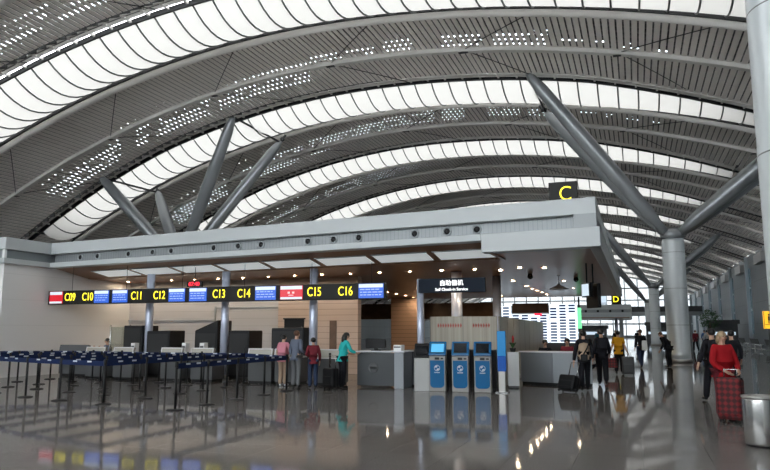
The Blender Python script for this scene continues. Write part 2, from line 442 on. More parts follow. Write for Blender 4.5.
# right wall: panelled bays, a narrow glazed slot and a pilaster between them
wr = MB(); XW = 13.0
PIL = [77 + 15.5 * k for k in range(-6, 8)]
zt = zr(XW) + 0.1
for k, y in enumerate(PIL):
    y2 = PIL[k + 1] if k + 1 < len(PIL) else Y1
    wr.box(XW, XW + 0.25, y + 0.2, y2 - 1.5, 0, zt)
    wr.box(XW, XW + 0.25, y - 1.5, y - 0.2, 0, 1.3)
    wr.box(XW, XW + 0.25, y - 1.5, y - 0.2, 9.0, zt)
wr.box(XW, XW + 0.25, Y0, PIL[0] - 1.5, 0, zt)
wall_r = struct('wall_right', wr, ['hall_wall'])
for k, y in enumerate(PIL):
    obj('pilaster', MB().box(XW - 0.35, XW + 0.25, y - 0.2, y + 0.2, 0, zt), ['pilaster'], wall_r)
    if 60 < y < 170:
        obj('vent_box', MB().box(XW - 0.6, XW - 0.002, y + 2.2, y + 7.0, zt - 1.75, zt - 0.75), ['vent_box'], wall_r)
    g = struct('window_%d' % (30 + k), MB().box(XW + 0.01, XW + 0.03, y - 1.5, y - 0.2, 1.3, 9.0), ['dark_glass'])
    obj('window_frame', MB().box(XW - 0.02, XW + 0.05, y - 1.5, y - 0.2, 4.0, 4.25).box(XW - 0.02, XW + 0.05, y - 1.5, y - 0.2, 6.6, 6.8), ['pilaster'], g)
# glazed end walls: the far one, and an added one for light
def end_wall(idx, y, glass):
    fr = MB()
    x = XL
    while x < XR:
        fr.box(x - 0.12, x + 0.12, y - 0.2, y + 0.2, 0, zr(x)); x += 3.1
    for z, h in ((0, 0.5), (3.2, 0.35), (6.3, 0.3), (9.2, 0.3), (12.2, 0.3)):
        xs = [x_ for x_ in XS if zr(x_) > z + h]
        fr.box(xs[0], xs[-1], y - 0.15, y + 0.15, z, z + h)
    v = [(x, y, 0) for x in XS] + [(x, y, zr(x)) for x in XS]; n = len(XS)
    g = struct('window_%d' % idx, MB().add(v, [(i, i + 1, n + i + 1, n + i) for i in range(n - 1)]), [glass])
    obj('window_frame', fr, ['pilaster'], g)
end_wall(50, Y1 - 0.5, 'grey_glass')
end_wall(51, Y0 + 0.5, 'clear_glass')  # unseen end behind the camera, added to let light into the hall
struct('wall_light_block', MB().box(XL, XR, Y0 + 0.8, Y0 + 1.1, 0, 5.3), ['hall_wall'])  # unseen wall added to block the low light from that glazing

# ------------------------------------------------------------------ branching roof columns
def roof_column(x, y, label, tl, trg, h=6.85, r=0.57):
    """tl, trg: x of the brace heads on the two sides (far braces sit slightly inside)"""
    t = thing('roof_column', label, 'column', (x, y, 0), 0, 'branching roof columns')
    obj('shaft', MB().lathe([(r, 0.0), (r, 0.55), (r * 0.985, 0.56), (r * 0.985, h - 0.55), (r * 0.9, h - 0.4)], seg=40), ['column_clad'], t)
    obj('base_ring', MB().lathe([(r + 0.02, 0.0), (r + 0.05, 0.0), (r + 0.05, 0.16), (r + 0.005, 0.16)], seg=40), ['brushed'], t)
    obj('collar', MB().lathe([(r * 0.86, h - 0.42), (r * 1.06, h - 0.36), (r * 1.10, h - 0.1), (r * 0.9, h + 0.02), (r * 0.5, h + 0.2), (0.0, h + 0.25)], seg=40), ['brace_metal'], t)
    for sx, near, far in ((-1, tl[0], tl[1]), (1, trg[0], trg[1])):
        heads = []
        for xe, dy, dz in ((near, -2.15, 0.2), (far, 2.15, -0.75)):
            a = Vector((sx * 0.3, dy * 0.12, h - 0.15)); b = Vector((xe - x, dy, zr(xe) + dz))
            d = (b - a)
            pts = [a + d * q for q in (0, 0.06, 0.12, 0.35, 0.6, 0.88, 0.95, 0.985)]
            br_ = obj('brace', MB().tube(pts, [0.22, 0.25, 0.35, 0.41, 0.41, 0.35, 0.25, 0.12], 18), ['brace_metal'], t)
            obj('pin_joint', MB().tube([a + d * 0.98, b + d * 0.035], 0.09, 8).ball(tuple(b), 0.16, 10, 6), ['dark_steel'], br_)
            heads.append(a + d * 0.975)
        obj('tie_rod', MB().tube(heads, 0.075, 8), ['dark_steel'], t)
roof_column(2.02, 39.0, 'thick grey round column with slanting braces, behind the walking travellers', (-5.2, -4.75), (9.2, 8.6))
roof_column(2.12, 9.6, 'large grey round column cut by the edge of the photo, nearest of all', (-5.2, -4.75), (9.2, 8.6))
roof_column(2.02, 84.0, 'grey round column standing just behind the large one in the aisle', (-5.2, -4.75), (9.2, 8.6))
roof_column(2.02, 127.0, 'farthest grey round column of the aisle, half hidden behind the others', (-5.2, -4.75), (9.2, 8.6))
roof_column(-29.4, 39.0, 'grey column whose four slanting braces rise behind the check-in canopy', (-34.8, -33.3), (-24.0, -22.8), h=6.6)

# ------------------------------------------------------------------ check-in canopy
FR, FL = Vector((-0.8, 17.2)), Vector((-20.6, 19.58))
def fy(x): return FR.y + (FL.y - FR.y) * (FR.x - x) / (FR.x - FL.x)
CEIL = 3.66; CB = 42.5
def along(x0, x1, d0, d1):           # plan strip along the slanting front, d = distance behind it
    return [(x0, fy(x0) + d0), (x1, fy(x1) + d0), (x1, fy(x1) + d1), (x0, fy(x0) + d1)]
cnp = thing('check_in_canopy', 'long flat grey canopy roof over the check-in island', 'canopy', (0, 0, 0))
obj('roof_slab', MB().prism([(-20.6, fy(-20.6) + 0.1), (-0.85, fy(-0.85) + 0.1), (-0.85, CB), (-20.6, CB)], 4.70, 4.82), ['bounce_white'], cnp)  # unseen roof top, made white to bounce light up onto the slats
obj('soffit', MB().prism([(-20.6, fy(-20.6) + 1.95), (-3.5, fy(-3.5) + 1.95), (-3.5, fy(-3.5) + 0.2), (-0.9, fy(-0.9) + 0.2), (-0.9, CB), (-20.6, CB)], CEIL, CEIL + 0.08), ['soffit'], cnp)
obj('top_band', MB().prism(along(-20.6, -0.8, 0.0, 0.25), 4.46, 4.88).prism([(-1.05, fy(-1.05) + 0.25), (-0.8, fy(-0.8)), (-0.8, CB), (-1.05, CB)], 4.46, 4.88), ['fascia'], cnp, bevel=0.02)
obj('recess_band', MB().prism(along(-20.6, -1.25, 0.22, 0.34), 4.10, 4.50).prism([(-1.25, fy(-1.0) + 0.22), (-1.1, fy(-1.0) + 0.22), (-1.1, CB), (-1.25, CB)], 4.10, 4.50), ['recess_metal'], cnp)
obj('end_cheek', MB().prism([(-1.35, fy(-1.35) - 0.02), (-0.8, fy(-0.8) - 0.02), (-0.8, fy(-0.8) + 0.5), (-1.35, fy(-1.35) + 0.5)], 4.05, 4.47), ['fascia_dark'], cnp, bevel=0.01)
obj('lower_lip', MB().prism(along(-20.6, -3.72, -0.12, 0.30), 3.94, 4.12), ['fascia'], cnp, bevel=0.02)
obj('deep_lip', MB().prism(along(-3.72, -0.72, -0.12, 0.30), 3.63, 4.12).prism([(-1.0, fy(-1) + 0.3), (-0.72, fy(-.72) - .12), (-0.72, CB), (-1.0, CB)], 3.63, 4.12), ['fascia'], cnp, bevel=0.02)
NZ = [-19.2, -18.3, -16.75, -15.6, -14.75, -12.9, -11.9, -11.0, -9.25, -8.35, -7.5, -5.72, -4.75, -3.9]
for x in NZ:
    y = fy(x) + 0.21; mb = MB().lathe([(0.125, 0), (0.125, 0.03), (0.09, 0.045), (0.085, 0.0)], seg=18, m=0).ball((0, 0, 0.0), (0.085, 0.085, 0.05), 14, 8, 1)
    mb.move(Matrix.Translation((x, y, 4.30)) @ Matrix.Rotation(R(90), 4, 'X'))
    obj('air_nozzle', mb, ['fascia_dark', 'black'], cnp)
# sloping coffer behind the lip, with white light panels
def slope(x0, x1, d0, z0, d1, z1, t):
    v = [(x0, fy(x0) + d0, z0), (x1, fy(x1) + d0, z0), (x1, fy(x1) + d1, z1), (x0, fy(x0) + d1, z1)]
    v += [(x, y, z + t) for x, y, z in v]
    return MB().add(v, [(3, 2, 1, 0), (4, 5, 6, 7), (0, 1, 5, 4), (1, 2, 6, 5), (2, 3, 7, 6), (3, 0, 4, 7)])
obj('coffer', slope(-20.6, -3.5, 0.15, 3.96, 1.97, 3.67, 0.05), ['soffit'], cnp)
obj('coffer_cheek', MB().prism(along(-3.56, -3.45, 0.1, 1.95), 3.62, 4.0), ['soffit'], cnp)
x = -3.62
def zc(d): return 3.96 - (d - 0.15) / 1.82 * 0.29
while x - 1.74 > -20.6:
    a, b = x - 1.74, x
    f = obj('light_panel', slope(a, b, 0.85, zc(0.85) - 0.022, 1.70, zc(1.70) - 0.022, 0.015), ['panel_light'], cnp)
    obj('panel_edge', slope(a - 0.04, b + 0.04, 0.80, zc(0.80) - 0.03, 0.85, zc(0.85) - 0.03, 0.025), ['fascia_dark'], f)
    x -= 1.98

# the white block beside the canopy and the walls under it
wb = struct('wall_left.001', MB().box(-48.9, -20.6, 17.6, 17.85, 0, 3.94).box(-20.85, -20.6, 17.85, CB, 0, 3.94), ['wall_white'])
struct('trim_40', MB().box(-48.9, -20.45, 17.45, 17.9, 3.94, 4.12).box(-20.9, -20.45, 17.9, CB, 3.94, 4.12).box(-48.9, -20.6, 17.6, 17.9, 4.46, 4.88).box(-20.9, -20.6, 17.9, CB, 4.46, 4.88), ['fascia'])
struct('trim_41', MB().box(-48.9, -20.75, 17.75, 17.9, 4.12, 4.46).box(-20.9, -20.75, 17.9, CB, 4.12, 4.46), ['recess_metal'])
struct('trim_42', MB().box(-20.80, -20.70, 17.66, 17.76, 4.12, 4.46), ['white'])
WY = 24.0
struct('wall_back', MB().box(-20.6, -13.25, WY, WY + 0.2, 0, CEIL), ['wall_grey'])
struct('wall_back.001', MB().box(-13.25, -9.85, WY - 0.12, WY + 0.2, 0, CEIL), ['wall_warm'])
struct('wall_back.002', MB().box(-14.4, -12.55, 40.35, 41.4, 0, CEIL), ['wood_panel'])
struct('door_1', MB().box(-12.95, -12.1, WY - 0.16, WY - 0.115, 0, 2.05).box(-13.0, -12.05, WY - 0.17, WY - 0.115, 2.05, 2.10), ['black'])
struct('door_2', MB().box(-11.0, -10.72, WY - 0.16, WY - 0.115, 0, 2.0), ['maroon_door'] if 'maroon_door' in M else ['brown_beam'])
struct('trim_43', MB().box(-20.6, -16.2, WY - 0.05, WY, 2.02, 2.06).box(-16.2, -13.3, WY - 0.05, WY, 2.52, 2.56).box(-16.25, -16.19, WY - 0.05, WY, 0, 2.6), ['fascia_dark'])
struct('trim_44', MB().box(-17.4, -7.9, 41.9, 42.3, 2.37, 3.35), ['brown_beam'])

def canopy_post(x, y, r, label):
    t = thing('canopy_post', label, 'post', (x, y, 0), 0, 'posts holding up the canopy')
    obj('shaft', MB().lathe([(r, 0), (r, CEIL)], seg=24), ['post_grey'], t)
    obj('foot_ring', MB().lathe([(r + 0.01, 0), (r + 0.05, 0), (r + 0.05, 0.08), (r + 0.01, 0.1)], seg=24), ['brushed'], t)
for i, (x, l) in enumerate(((-16.6, 'between the C11 and C12 desks'), (-13.4, 'under the sign between C13 and C14'), (-10.0, 'under the C15 sign'))):
    canopy_post(x, 20.4, 0.14, 'slim grey round canopy post ' + l)
canopy_post(-5.85, 23.2, 0.19, 'grey canopy post seen just below the self check-in sign')
canopy_post(-4.9, 25.6, 0.16, 'dark slim canopy post behind the frosted screen')

# recessed downlights
def downlight(x, y, label, r=0.06, group=None):
    t = thing('downlight', label, 'ceiling light', (x, y, CEIL), 0, group or 'downlights in the canopy ceiling')
    obj('lens', MB().lathe([(0, -0.022), (r, -0.022), (r, -0.012), (0, -0.012)], seg=14), ['lamp'], t)
    obj('trim_ring', MB().lathe([(r + 0.002, -0.012), (r + 0.002, -0.03), (r + 0.035, -0.012)], seg=14), ['lamp_ring'], t)
row = [-20.1 + 1.16 * i for i in range(14)]
for i, x in enumerate(row):
    downlight(x, 23.25 - 0.9 * i / 14, 'small ceiling downlight above the gate signs, %s from the white wall' % ORD[i])
for i, y in enumerate((28.2, 31.8, 33.8, 35.5, 37.3, 39.4)):
    downlight(-4.7, y, 'warm downlight in the row running back above the frosted screen, %s nearest' % ORD[i], 0.075)
for i, y in enumerate((34.3, 36.0, 37.9, 39.8)):
    downlight(-12.45 - 0.09 * i, y, 'ceiling downlight beside the C16 screen, %s of four going back' % ORD[i], 0.07)
for i, (x, y, l) in enumerate(((-3.5, 22.3, 'bright warm downlight over the self check-in kiosks'), (-4.25, 23.0, 'bright downlight between the kiosks and the departure board'), (-2.75, 22.6, 'white downlight near the canopy end over the information desk'),
                               (-2.75, 29.0, 'small downlight above the hanging dish lamp'), (-2.8, 34.2, 'small downlight behind the hanging dish lamp'), (-7.35, 37.5, 'dim downlight under the self check-in sign, beside the grey post'), (-7.4, 40.3, 'dim downlight far back under the self check-in sign'))):
    downlight(x, y, l, 0.07)

def coffer_z(x, y):
    d = y - fy(x)
    return 3.95 if d < 0.15 else max(3.96 - (d - 0.15) / 1.82 * 0.29, CEIL)
# ------------------------------------------------------------------ gate sign with screens and numbers
SY, SZ0, SZ1 = 18.9, 2.54, 3.03
ox = (-19.9 - 6.97) / 2; SS = 1.03
sg = thing('gate_sign', 'long black overhead sign with yellow gate numbers and screens', 'sign', (ox * SS, SY * SS, 1.6 + (SZ0 - 1.6) * SS))
sg.scale = (SS, SS, SS)
obj('housing', MB().box(-19.9 - ox, -6.95 - ox, 0.03, 0.22, 0, SZ1 - SZ0), ['sign_black'], sg, bevel=0.01)
for x in (-18.9, -16.5, -14.2, -11.8, -9.4, -7.4): obj('hanger_rod', MB().tube([(x - ox, 0.12, SZ1 - SZ0), (x - ox, 0.12, (coffer_z(x * SS, SY * SS + 0.12) - sg.location.z) / SS)], 0.008, 6), ['dark_steel'], sg)
SC = [(-19.80, -19.22, 'r'), (-17.78, -17.16, 'b'), (-16.99, -16.36, 'b'), (-14.64, -14.01, 'b'), (-13.82, -13.16, 'b'), (-11.33, -10.60, 'b'), (-10.43, -9.66, 'r'), (-7.78, -6.99, 'b')]
for x0, x1, k in SC:
    a, b = x0 - ox, x1 - ox; z0, z1 = 0.035, SZ1 - SZ0 - 0.03; w = b - a
    mb = MB().box(a, b, 0.0, 0.04, z0, z1, 0)
    hh = (z1 - z0)
    mb.box(a + 0.01, b - 0.01, -0.004, 0.0, z1 - hh * 0.27, z1 - 0.008, 1)
    if k == 'b':
        for j in range(3):
            zz = z0 + hh * (0.60 - 0.19 * j)
            xx = a + 0.05
            while xx < b - 0.1:
                l = random.uniform(0.05, 0.16); mb.box(xx, min(xx + l, b - 0.03), -0.003, 0.0, zz - 0.011, zz + 0.011, 2); xx += l + 0.03
        mats = ['scr_blue', 'scr_head', 'scr_line']
    else:
        mb.box(a + 0.01, b - 0.01, -0.004, 0.0, z0 + 0.005, z0 + hh * 0.17, 1)
        if x0 > -12:
            mb.box(a + w * 0.34, a + w * 0.44, -0.003, 0.0, z0 + hh * 0.42, z0 + hh * 0.56, 2); mb.box(a + w * 0.54, a + w * 0.64, -0.003, 0.0, z0 + hh * 0.42, z0 + hh * 0.56, 2)
            mb.box(a + w * 0.38, a + w * 0.60, -0.003, 0.0, z0 + hh * 0.28, z0 + hh * 0.33, 2)
        mats = ['scr_red', 'scr_head', 'scr_redline']
    tag(obj('display_screen', mb, mats, sg), 'red check-in screen' if k == 'r' else 'blue check-in screen')
for tx, x0, x1 in (('C09', -19.16, -18.61), ('C10', -18.36, -17.83), ('C11', -16.24, -15.70), ('C12', -15.33, -14.75), ('C13', -12.98, -12.40), ('C14', -12.06, -11.46), ('C15', -9.58, -8.95), ('C16', -8.53, -7.92)):
    mb = text_mb(tx, 0.39, narrow=0.74, bold=0.0); mb.move(Matrix.Translation(((x0 + x1) / 2 - ox, 0.025, (SZ1 - SZ0) / 2)))
    obj('gate_number', mb, ['glow_yellow'], sg)
ck = thing('digital_clock', 'small red digital clock above the C12 and C13 screens', 'clock', (-14.3, 19.8, 3.13))
obj('clock_case', MB().box(-0.30, 0.30, 0.01, 0.10, -0.02, 0.17).tube([(0, 0.05, 0.17), (0, 0.05, coffer_z(-14.3, 19.85) - 3.13)], 0.012, 8), ['black'], ck)
obj('clock_digits', text_mb('07:40', 0.20, bold=0.0).move(Matrix.Translation((0, 0.005, 0.075))), ['glow_red'], ck)

# ------------------------------------------------------------------ self check-in sign on its post
t = thing('self_check_in_sign', 'dark blue sign with white writing on a grey post behind the pale terminal', 'sign', (-5.86, 18.95, 0))
obj('post', MB().lathe([(0.10, 0), (0.10, 3.10), (0, 3.11)], seg=20), ['post_grey'], t)
obj('foot_plate', MB().lathe([(0.17, 0), (0.17, 0.02), (0.1, 0.03)], seg=20), ['brushed'], t)
obj('sign_panel', MB().box(0.0, 1.95, -0.19, -0.11, 2.68, 3.09), ['sign_navy'], t, bevel=0.01)
obj('lettering', text_mb('\u81ea\u52a9\u503c\u673a', 0.175).move(Matrix.Translation((0.98, -0.195, 2.945))), ['glow_white'], t)
obj('lettering', text_mb('Self Check-in Service', 0.112).move(Matrix.Translation((0.98, -0.195, 2.77))), ['glow_white'], t)
# zone letter on the canopy
t = thing('zone_sign', 'black box sign with a yellow letter C on top of the canopy', 'sign', (-1.63, 17.9, 4.82))
obj('sign_box', MB().box(-0.36, 0.36, -0.08, 0.08, 0, 0.62), ['sign_black'], t, bevel=0.01)
obj('zone_letter', text_mb('C', 0.54, narrow=0.9, bold=-0.012).move(Matrix.Translation((0.06, -0.085, 0.29))), ['glow_yellow'], t)

# ------------------------------------------------------------------ check-in desks
def desk(x0, x1, label, beige=True, y=18.55, h=1.08):
    w = x1 - x0
    t = thing('check_in_desk', label, 'check-in desk', ((x0 + x1) / 2, y, 0), 0, 'check-in desks under the gate sign')
    obj('body', MB().box(-w / 2 + 0.02, w / 2 - 0.02, 0.06, 0.75, 0.08, h - 0.28), ['desk_grey'], t)
    obj('plinth', MB().box(-w / 2 + 0.05, w / 2 - 0.05, 0.1, 0.7, 0, 0.08), ['black'], t)
    fp = obj('front_panel', MB().extrude_x([(0.04, h - 0.27), (0.12, h - 0.27), (0.20, h - 0.03), (0.10, h - 0.03)], -w / 2, w / 2), ['desk_beige' if beige else 'desk_grey'], t)
    e = MB()
    for z, yy in ((h - 0.03, 0.085), (h - 0.28, 0.03)): e.box(-w / 2, w / 2, yy, yy + 0.05, z - 0.012, z + 0.018)
    for xx in (-w / 2, w / 2 - 0.03): e.extrude_x([(0.03, h - 0.27), (0.06, h - 0.27), (0.12, h - 0.02), (0.085, h - 0.02)], xx, xx + 0.03)
    obj('panel_frame', e, ['desk_trim' if beige else 'desk_grey'], fp)
    obj('worktop', MB().box(-w / 2, w / 2, 0.14, 0.80, h - 0.28, h - 0.24), ['desk_trim'], t, bevel=0.006)
    return t
for i, (a, b, l) in enumerate(((-17.72, -16.90, 'under the C10 screens'), (-16.55, -15.74, 'under the C11 number'), (-14.62, -13.80, 'under the C12 screen'), (-13.46, -12.62, 'under the C13 number'), (-11.35, -10.50, 'under the C14 screen'), (-10.42, -9.60, 'behind the person in pink'), (-9.05, -8.25, 'between the grey-suited man and the teal woman'))):
    desk(a, b, 'grey check-in desk with beige upper panel ' + l)
desk(-19.75, -18.45, 'plain grey check-in desk beside the white wall with a seated clerk', False, 19.4, 1.12)
t = thing('service_counter', 'dark service counter with grey end panel beside the woman in teal', 'counter', (-6.9, 18.45, 0))
obj('front_panel', MB().box(-0.72, 0.42, 0.0, 0.06, 0.06, 0.98).box(-0.72, 0.42, 0.06, 0.6, 0.06, 0.5), ['desk_dark'], t)
em = MB()
em.lathe([(0.12, 0), (0.15, 0), (0.15, 0.006), (0.12, 0.006)], seg=24)
em.box(-0.1, 0.1, -0.02, 0.02, 0, 0.006)
em.move(Matrix.Translation((-0.22, -0.001, 0.56)) @ Matrix.Rotation(R(90), 4, 'X'))
obj('round_emblem', em, ['desk_grey'], t)
obj('end_panel', MB().box(0.42, 0.70, -0.04, 0.75, 0, 1.0), ['info_light'], t, bevel=0.01)
obj('worktop', MB().box(-0.76, 0.74, -0.08, 0.8, 1.0, 1.035), ['off_white'], t, bevel=0.008)
def small_box(name, label, cat, x, y, z, w, d, h, m, lid):
    t = thing(name, label, cat, (x, y, z))
    obj('case', MB().box(-w / 2, w / 2, -d / 2, d / 2, 0, h), [m], t, bevel=0.012)
    obj('slot_cover', MB().box(-w / 2 + 0.02, w / 2 - 0.02, -d / 2 - 0.006, -d / 2 + 0.02, h * 0.55, h * 0.75), [lid], t)
small_box('ticket_printer', 'white ticket printer on the dark service counter', 'printer', -6.45, 18.75, 1.035, 0.24, 0.3, 0.17, 'white', 'desk_grey')
small_box('ticket_printer', 'small white printer on the desk under the C11 number', 'printer', -16.0, 19.0, 0.84, 0.16, 0.22, 0.36, 'white', 'desk_grey')
small_box('ticket_printer', 'small white printer on the desk under the C13 number', 'printer', -13.25, 19.0, 0.84, 0.17, 0.22, 0.38, 'white', 'desk_grey')
small_box('ticket_printer', 'small white printer on the desk under the C12 screen', 'printer', -13.95, 19.0, 0.84, 0.15, 0.22, 0.38, 'white', 'desk_grey')

def black_cabinet(x0, x1, y, zl, zr_, label, d=0.9):
    w = x1 - x0
    t = thing('baggage_cabinet', label, 'cabinet', ((x0 + x1) / 2, y, 0), 0, 'black baggage cabinets behind the desks')
    v = [(-w / 2, 0, 0.06), (w / 2, 0, 0.06), (w / 2, d, 0.06), (-w / 2, d, 0.06), (-w / 2, 0, zl), (w / 2, 0, zr_), (w / 2, d, zr_), (-w / 2, d, zl)]
    obj('body', MB().add(v, [(3, 2, 1, 0), (4, 5, 6, 7), (0, 1, 5, 4), (1, 2, 6, 5), (2, 3, 7, 6), (3, 0, 4, 7)]), ['black'], t, bevel=0.03)
    obj('plinth', MB().box(-w / 2 + 0.04, w / 2 - 0.04, 0.04, d - 0.04, 0, 0.06), ['black_matte'], t)
    dr = obj('door', MB().box(-w / 2 + 0.06, w / 2 - 0.06, -0.015, 0.0, 0.12, min(zl, zr_) - 0.1), ['black_matte'], t)
    obj('handle', MB().tube([(w / 2 - 0.14, -0.04, 0.9), (w / 2 - 0.14, -0.04, 1.1)], 0.012, 8), ['dark_steel'], dr)
black_cabinet(-17.55, -16.72, 20.2, 1.80, 1.80, 'tall black baggage cabinet just left of the first canopy post')
black_cabinet(-16.35, -15.38, 20.0, 1.60, 1.62, 'black baggage cabinet just right of the first canopy post')
black_cabinet(-14.55, -13.62, 20.3, 1.62, 1.98, 'black baggage cabinet with a top sloping up under the C13 number')
black_cabinet(-13.1, -12.3, 20.2, 1.62, 1.62, 'black baggage cabinet right of the post under C14')
black_cabinet(-11.45, -10.25, 20.2, 1.70, 1.72, 'wide black baggage cabinet behind the people in pink and grey')
def monitor(x, y, z, w, h, label):
    t = thing('monitor', label, 'monitor', (x, y, z))
    obj('screen_back', MB().extrude_x([(0.0, 0.06), (0.12, 0.08), (0.10, 0.06 + h * 0.8), (0.0, 0.06 + h)], -w / 2, w / 2), ['black'], t, bevel=0.03)
    obj('stand', MB().box(-0.05, 0.05, 0.03, 0.1, 0.0, 0.1).box(-0.12, 0.12, -0.04, 0.16, 0, 0.015), ['black_matte'], t)
monitor(-7.2, 18.8, 1.035, 0.62, 0.30, 'wide black monitor standing on the dark service counter')
# glass rail posts near the white wall
t = thing('glass_screen', 'clear glass screen between two thin steel posts behind the left desks', 'glass screen', (-18.05, 20.6, 0))
obj('glass_pane', MB().box(-0.42, 0.42, -0.006, 0.006, 0.3, 1.75), ['screen_glass'], t)
for x in (-0.45, 0.45): obj('post', MB().lathe([(0.022, 0), (0.022, 1.82), (0, 1.84)], c=(x, 0, 0), seg=10), ['steel'], t)

# ------------------------------------------------------------------ self check-in kiosks
def emblem(mb, m):
    """disc with a swept band, as on the kiosk fronts, in the plane y = 0"""
    e = MB(); n = 24
    for k in range(n):
        a0, a1 = 2 * math.pi * k / n, 2 * math.pi * (k + 1) / n
        for r0, r1 in ((0.066, 0.08), (0.02, 0.06) if 5 <= k % 12 <= 10 else (0.066, 0.08)):
            e.add([(r0 * math.cos(a0), -0.003, r0 * math.sin(a0)), (r1 * math.cos(a0), -0.003, r1 * math.sin(a0)), (r1 * math.cos(a1), -0.003, r1 * math.sin(a1)), (r0 * math.cos(a1), -0.003, r0 * math.sin(a1))], [(0, 1, 2, 3)], m)
    for j in range(5): e.box(-0.07 + j * 0.03, -0.07 + j * 0.03 + 0.02, -0.003, 0.0, -0.13, -0.105, m)
    return e
def kiosk(x, y, rz, label, lit):
    t = thing('self_check_in_kiosk', label, 'kiosk', (x, y, 0), rz, 'self check-in kiosks')
    prof = [(0.0, 0.0), (0.42, 0.0), (0.42, 0.92), (0.36, 1.28), (0.30, 1.30), (0.06, 0.94), (0.0, 0.90)]
    obj('body', MB().extrude_x(prof, -0.22, 0.22), ['kiosk_grey'], t, bevel=0.015)
    # blue front panel with rounded lower corners
    pts = [(-0.19, 0.82), (-0.19, 0.20)]
    pts += [(-0.09 - 0.10 * math.cos(a), 0.20 - 0.10 * math.sin(a)) for a in [R(18 * i) for i in range(1, 6)]]
    pts += [(0.09 + 0.10 * math.sin(a), 0.20 - 0.10 * math.cos(a)) for a in [R(18 * i) for i in range(0, 5)]] + [(0.19, 0.20), (0.19, 0.82)]
    n = len(pts); v = [(a, -0.012, b) for a, b in pts] + [(a, 0.0, b) for a, b in pts]
    fp = obj('front_panel', MB().add(v, [tuple(range(n)), tuple(range(2 * n - 1, n - 1, -1))] + [((i + 1) % n, i, n + i, n + (i + 1) % n) for i in range(n)]), ['kiosk_blue'], t)
    obj('emblem', emblem(None, 0).move(Matrix.Translation((0, -0.013, 0.62))), ['logo_white'], fp)
    # tilted head
    tilt = Matrix.Translation((0, 0.045, 0.95)) @ Matrix.Rotation(R(-32), 4, 'X')
    hd = obj('head', MB().box(-0.235, 0.235, -0.035, 0.03, 0, 0.42).move(tilt), ['kiosk_blue'], t, bevel=0.02)
    obj('screen', MB().box(-0.17, 0.17, -0.04, -0.034, 0.08, 0.34).move(tilt), ['scr_cyan' if lit else 'glass_black'], hd)
    obj('screen_border', MB().box(-0.19, 0.19, -0.038, -0.0345, 0.06, 0.08).box(-0.19, 0.19, -0.038, -0.0345, 0.34, 0.36).move(tilt), ['black'], hd)
    obj('card_reader', MB().box(-0.06, 0.06, -0.03, 0.0, 0.84, 0.90).box(0.10, 0.17, -0.02, 0.0, 0.85, 0.89), ['black'], t)
    return t
kiosk(-5.08, 17.9, R(8), 'blue self check-in kiosk with a lit screen, beside the pale kiosk', True)
kiosk(-4.46, 17.95, R(8), 'blue self check-in kiosk in the middle of the three, dark screen', False)
kiosk(-3.87, 18.0, R(8), 'blue self check-in kiosk nearest the tall blue light column', False)
t = thing('information_terminal', 'pale grey terminal with a black tilted screen at the kiosk row end', 'terminal', (-5.50, 17.85, 0), R(10))
obj('body', MB().extrude_x([(0, 0), (0.42, 0), (0.42, 0.98), (0, 0.86)], -0.20, 0.20), ['kiosk_light'], t, bevel=0.012)
hd = obj('head', MB().box(-0.21, 0.21, -0.03, 0.05, 0, 0.42).move(Matrix.Translation((0, 0.06, 0.88)) @ Matrix.Rotation(R(-24), 4, 'X')), ['black'], t, bevel=0.03)
obj('screen', MB().box(-0.16, 0.16, -0.034, -0.029, 0.07, 0.35).move(Matrix.Translation((0, 0.06, 0.88)) @ Matrix.Rotation(R(-24), 4, 'X')), ['glass_black'], hd)
# low dark counter behind the kiosks, frosted screen
t = thing('low_partition', 'low dark partition standing behind the blue kiosks', 'partition', (-4.6, 18.75, 0))
obj('panel', MB().box(-0.95, 0.95, 0, 0.12, 0.05, 1.05), ['black_matte'], t)
obj('cap_rail', MB().box(-0.97, 0.97, -0.02, 0.14, 1.05, 1.09), ['dark_steel'], t)
obj('foot_rail', MB().box(-0.95, 0.95, -0.01, 0.13, 0, 0.05), ['dark_steel'], t)
small = thing('low_cabinet', 'grey low cabinet beside the pale terminal, below the wood panel', 'cabinet', (-6.15, 19.3, 0))
obj('body', MB().box(-0.35, 0.35, 0, 0.5, 0.05, 1.05), ['info_grey'], small, bevel=0.01)
obj('plinth', MB().box(-0.32, 0.32, 0.03, 0.48, 0, 0.05), ['black'], small)
obj('dark_side', MB().box(0.35, 0.62, 0.02, 0.45, 0, 1.05), ['black_matte'], small)
def frosted(label, poly, z1, seams):
    t = thing('frosted_screen', label, 'screen', (poly[0][0], poly[0][1], 0))
    ax, ay = poly[0]; bx, by = poly[1]
    d = Vector((bx - ax, by - ay)); ln = d.length; d.normalize(); nrm = Vector((d.y, -d.x))
    def pl(a, b, o0, o1): return [tuple(d * a + nrm * o0), tuple(d * b + nrm * o0), tuple(d * b + nrm * o1), tuple(d * a + nrm * o1)]
    for i in range(seams):
        a, b = ln * i / seams + 0.012, ln * (i + 1) / seams - 0.012
        obj('pane', MB().prism(pl(a, b, -0.015, 0.015), 0.08, z1), ['frosted'], t)
    fr = MB().prism(pl(0, ln, -0.03, 0.03), 0, 0.08)
    for i in range(seams + 1): fr.prism(pl(ln * i / seams - 0.012, ln * i / seams + 0.012, -0.02, 0.02), 0.08, z1)
    obj('frame', fr, ['frost_seam'], t)
    return t, d, nrm, ln
t, d, nrm, ln = frosted('tall frosted screen with faint red marks behind the blue kiosks', ((-5.72, 19.5), (-3.75, 19.5)), 2.02, 2)
mk = MB()
xx = 0.22
while xx < 1.75:
    if not 0.92 < xx < 1.2:
        w = 0.05; mk.box(xx, xx + w, -0.022, -0.016, 1.73, 1.79); mk.box(xx + 0.01, xx + 0.03, -0.022, -0.016, 1.70, 1.82)
    xx += 0.075
obj('red_marks', mk, ['frost_red'], t)
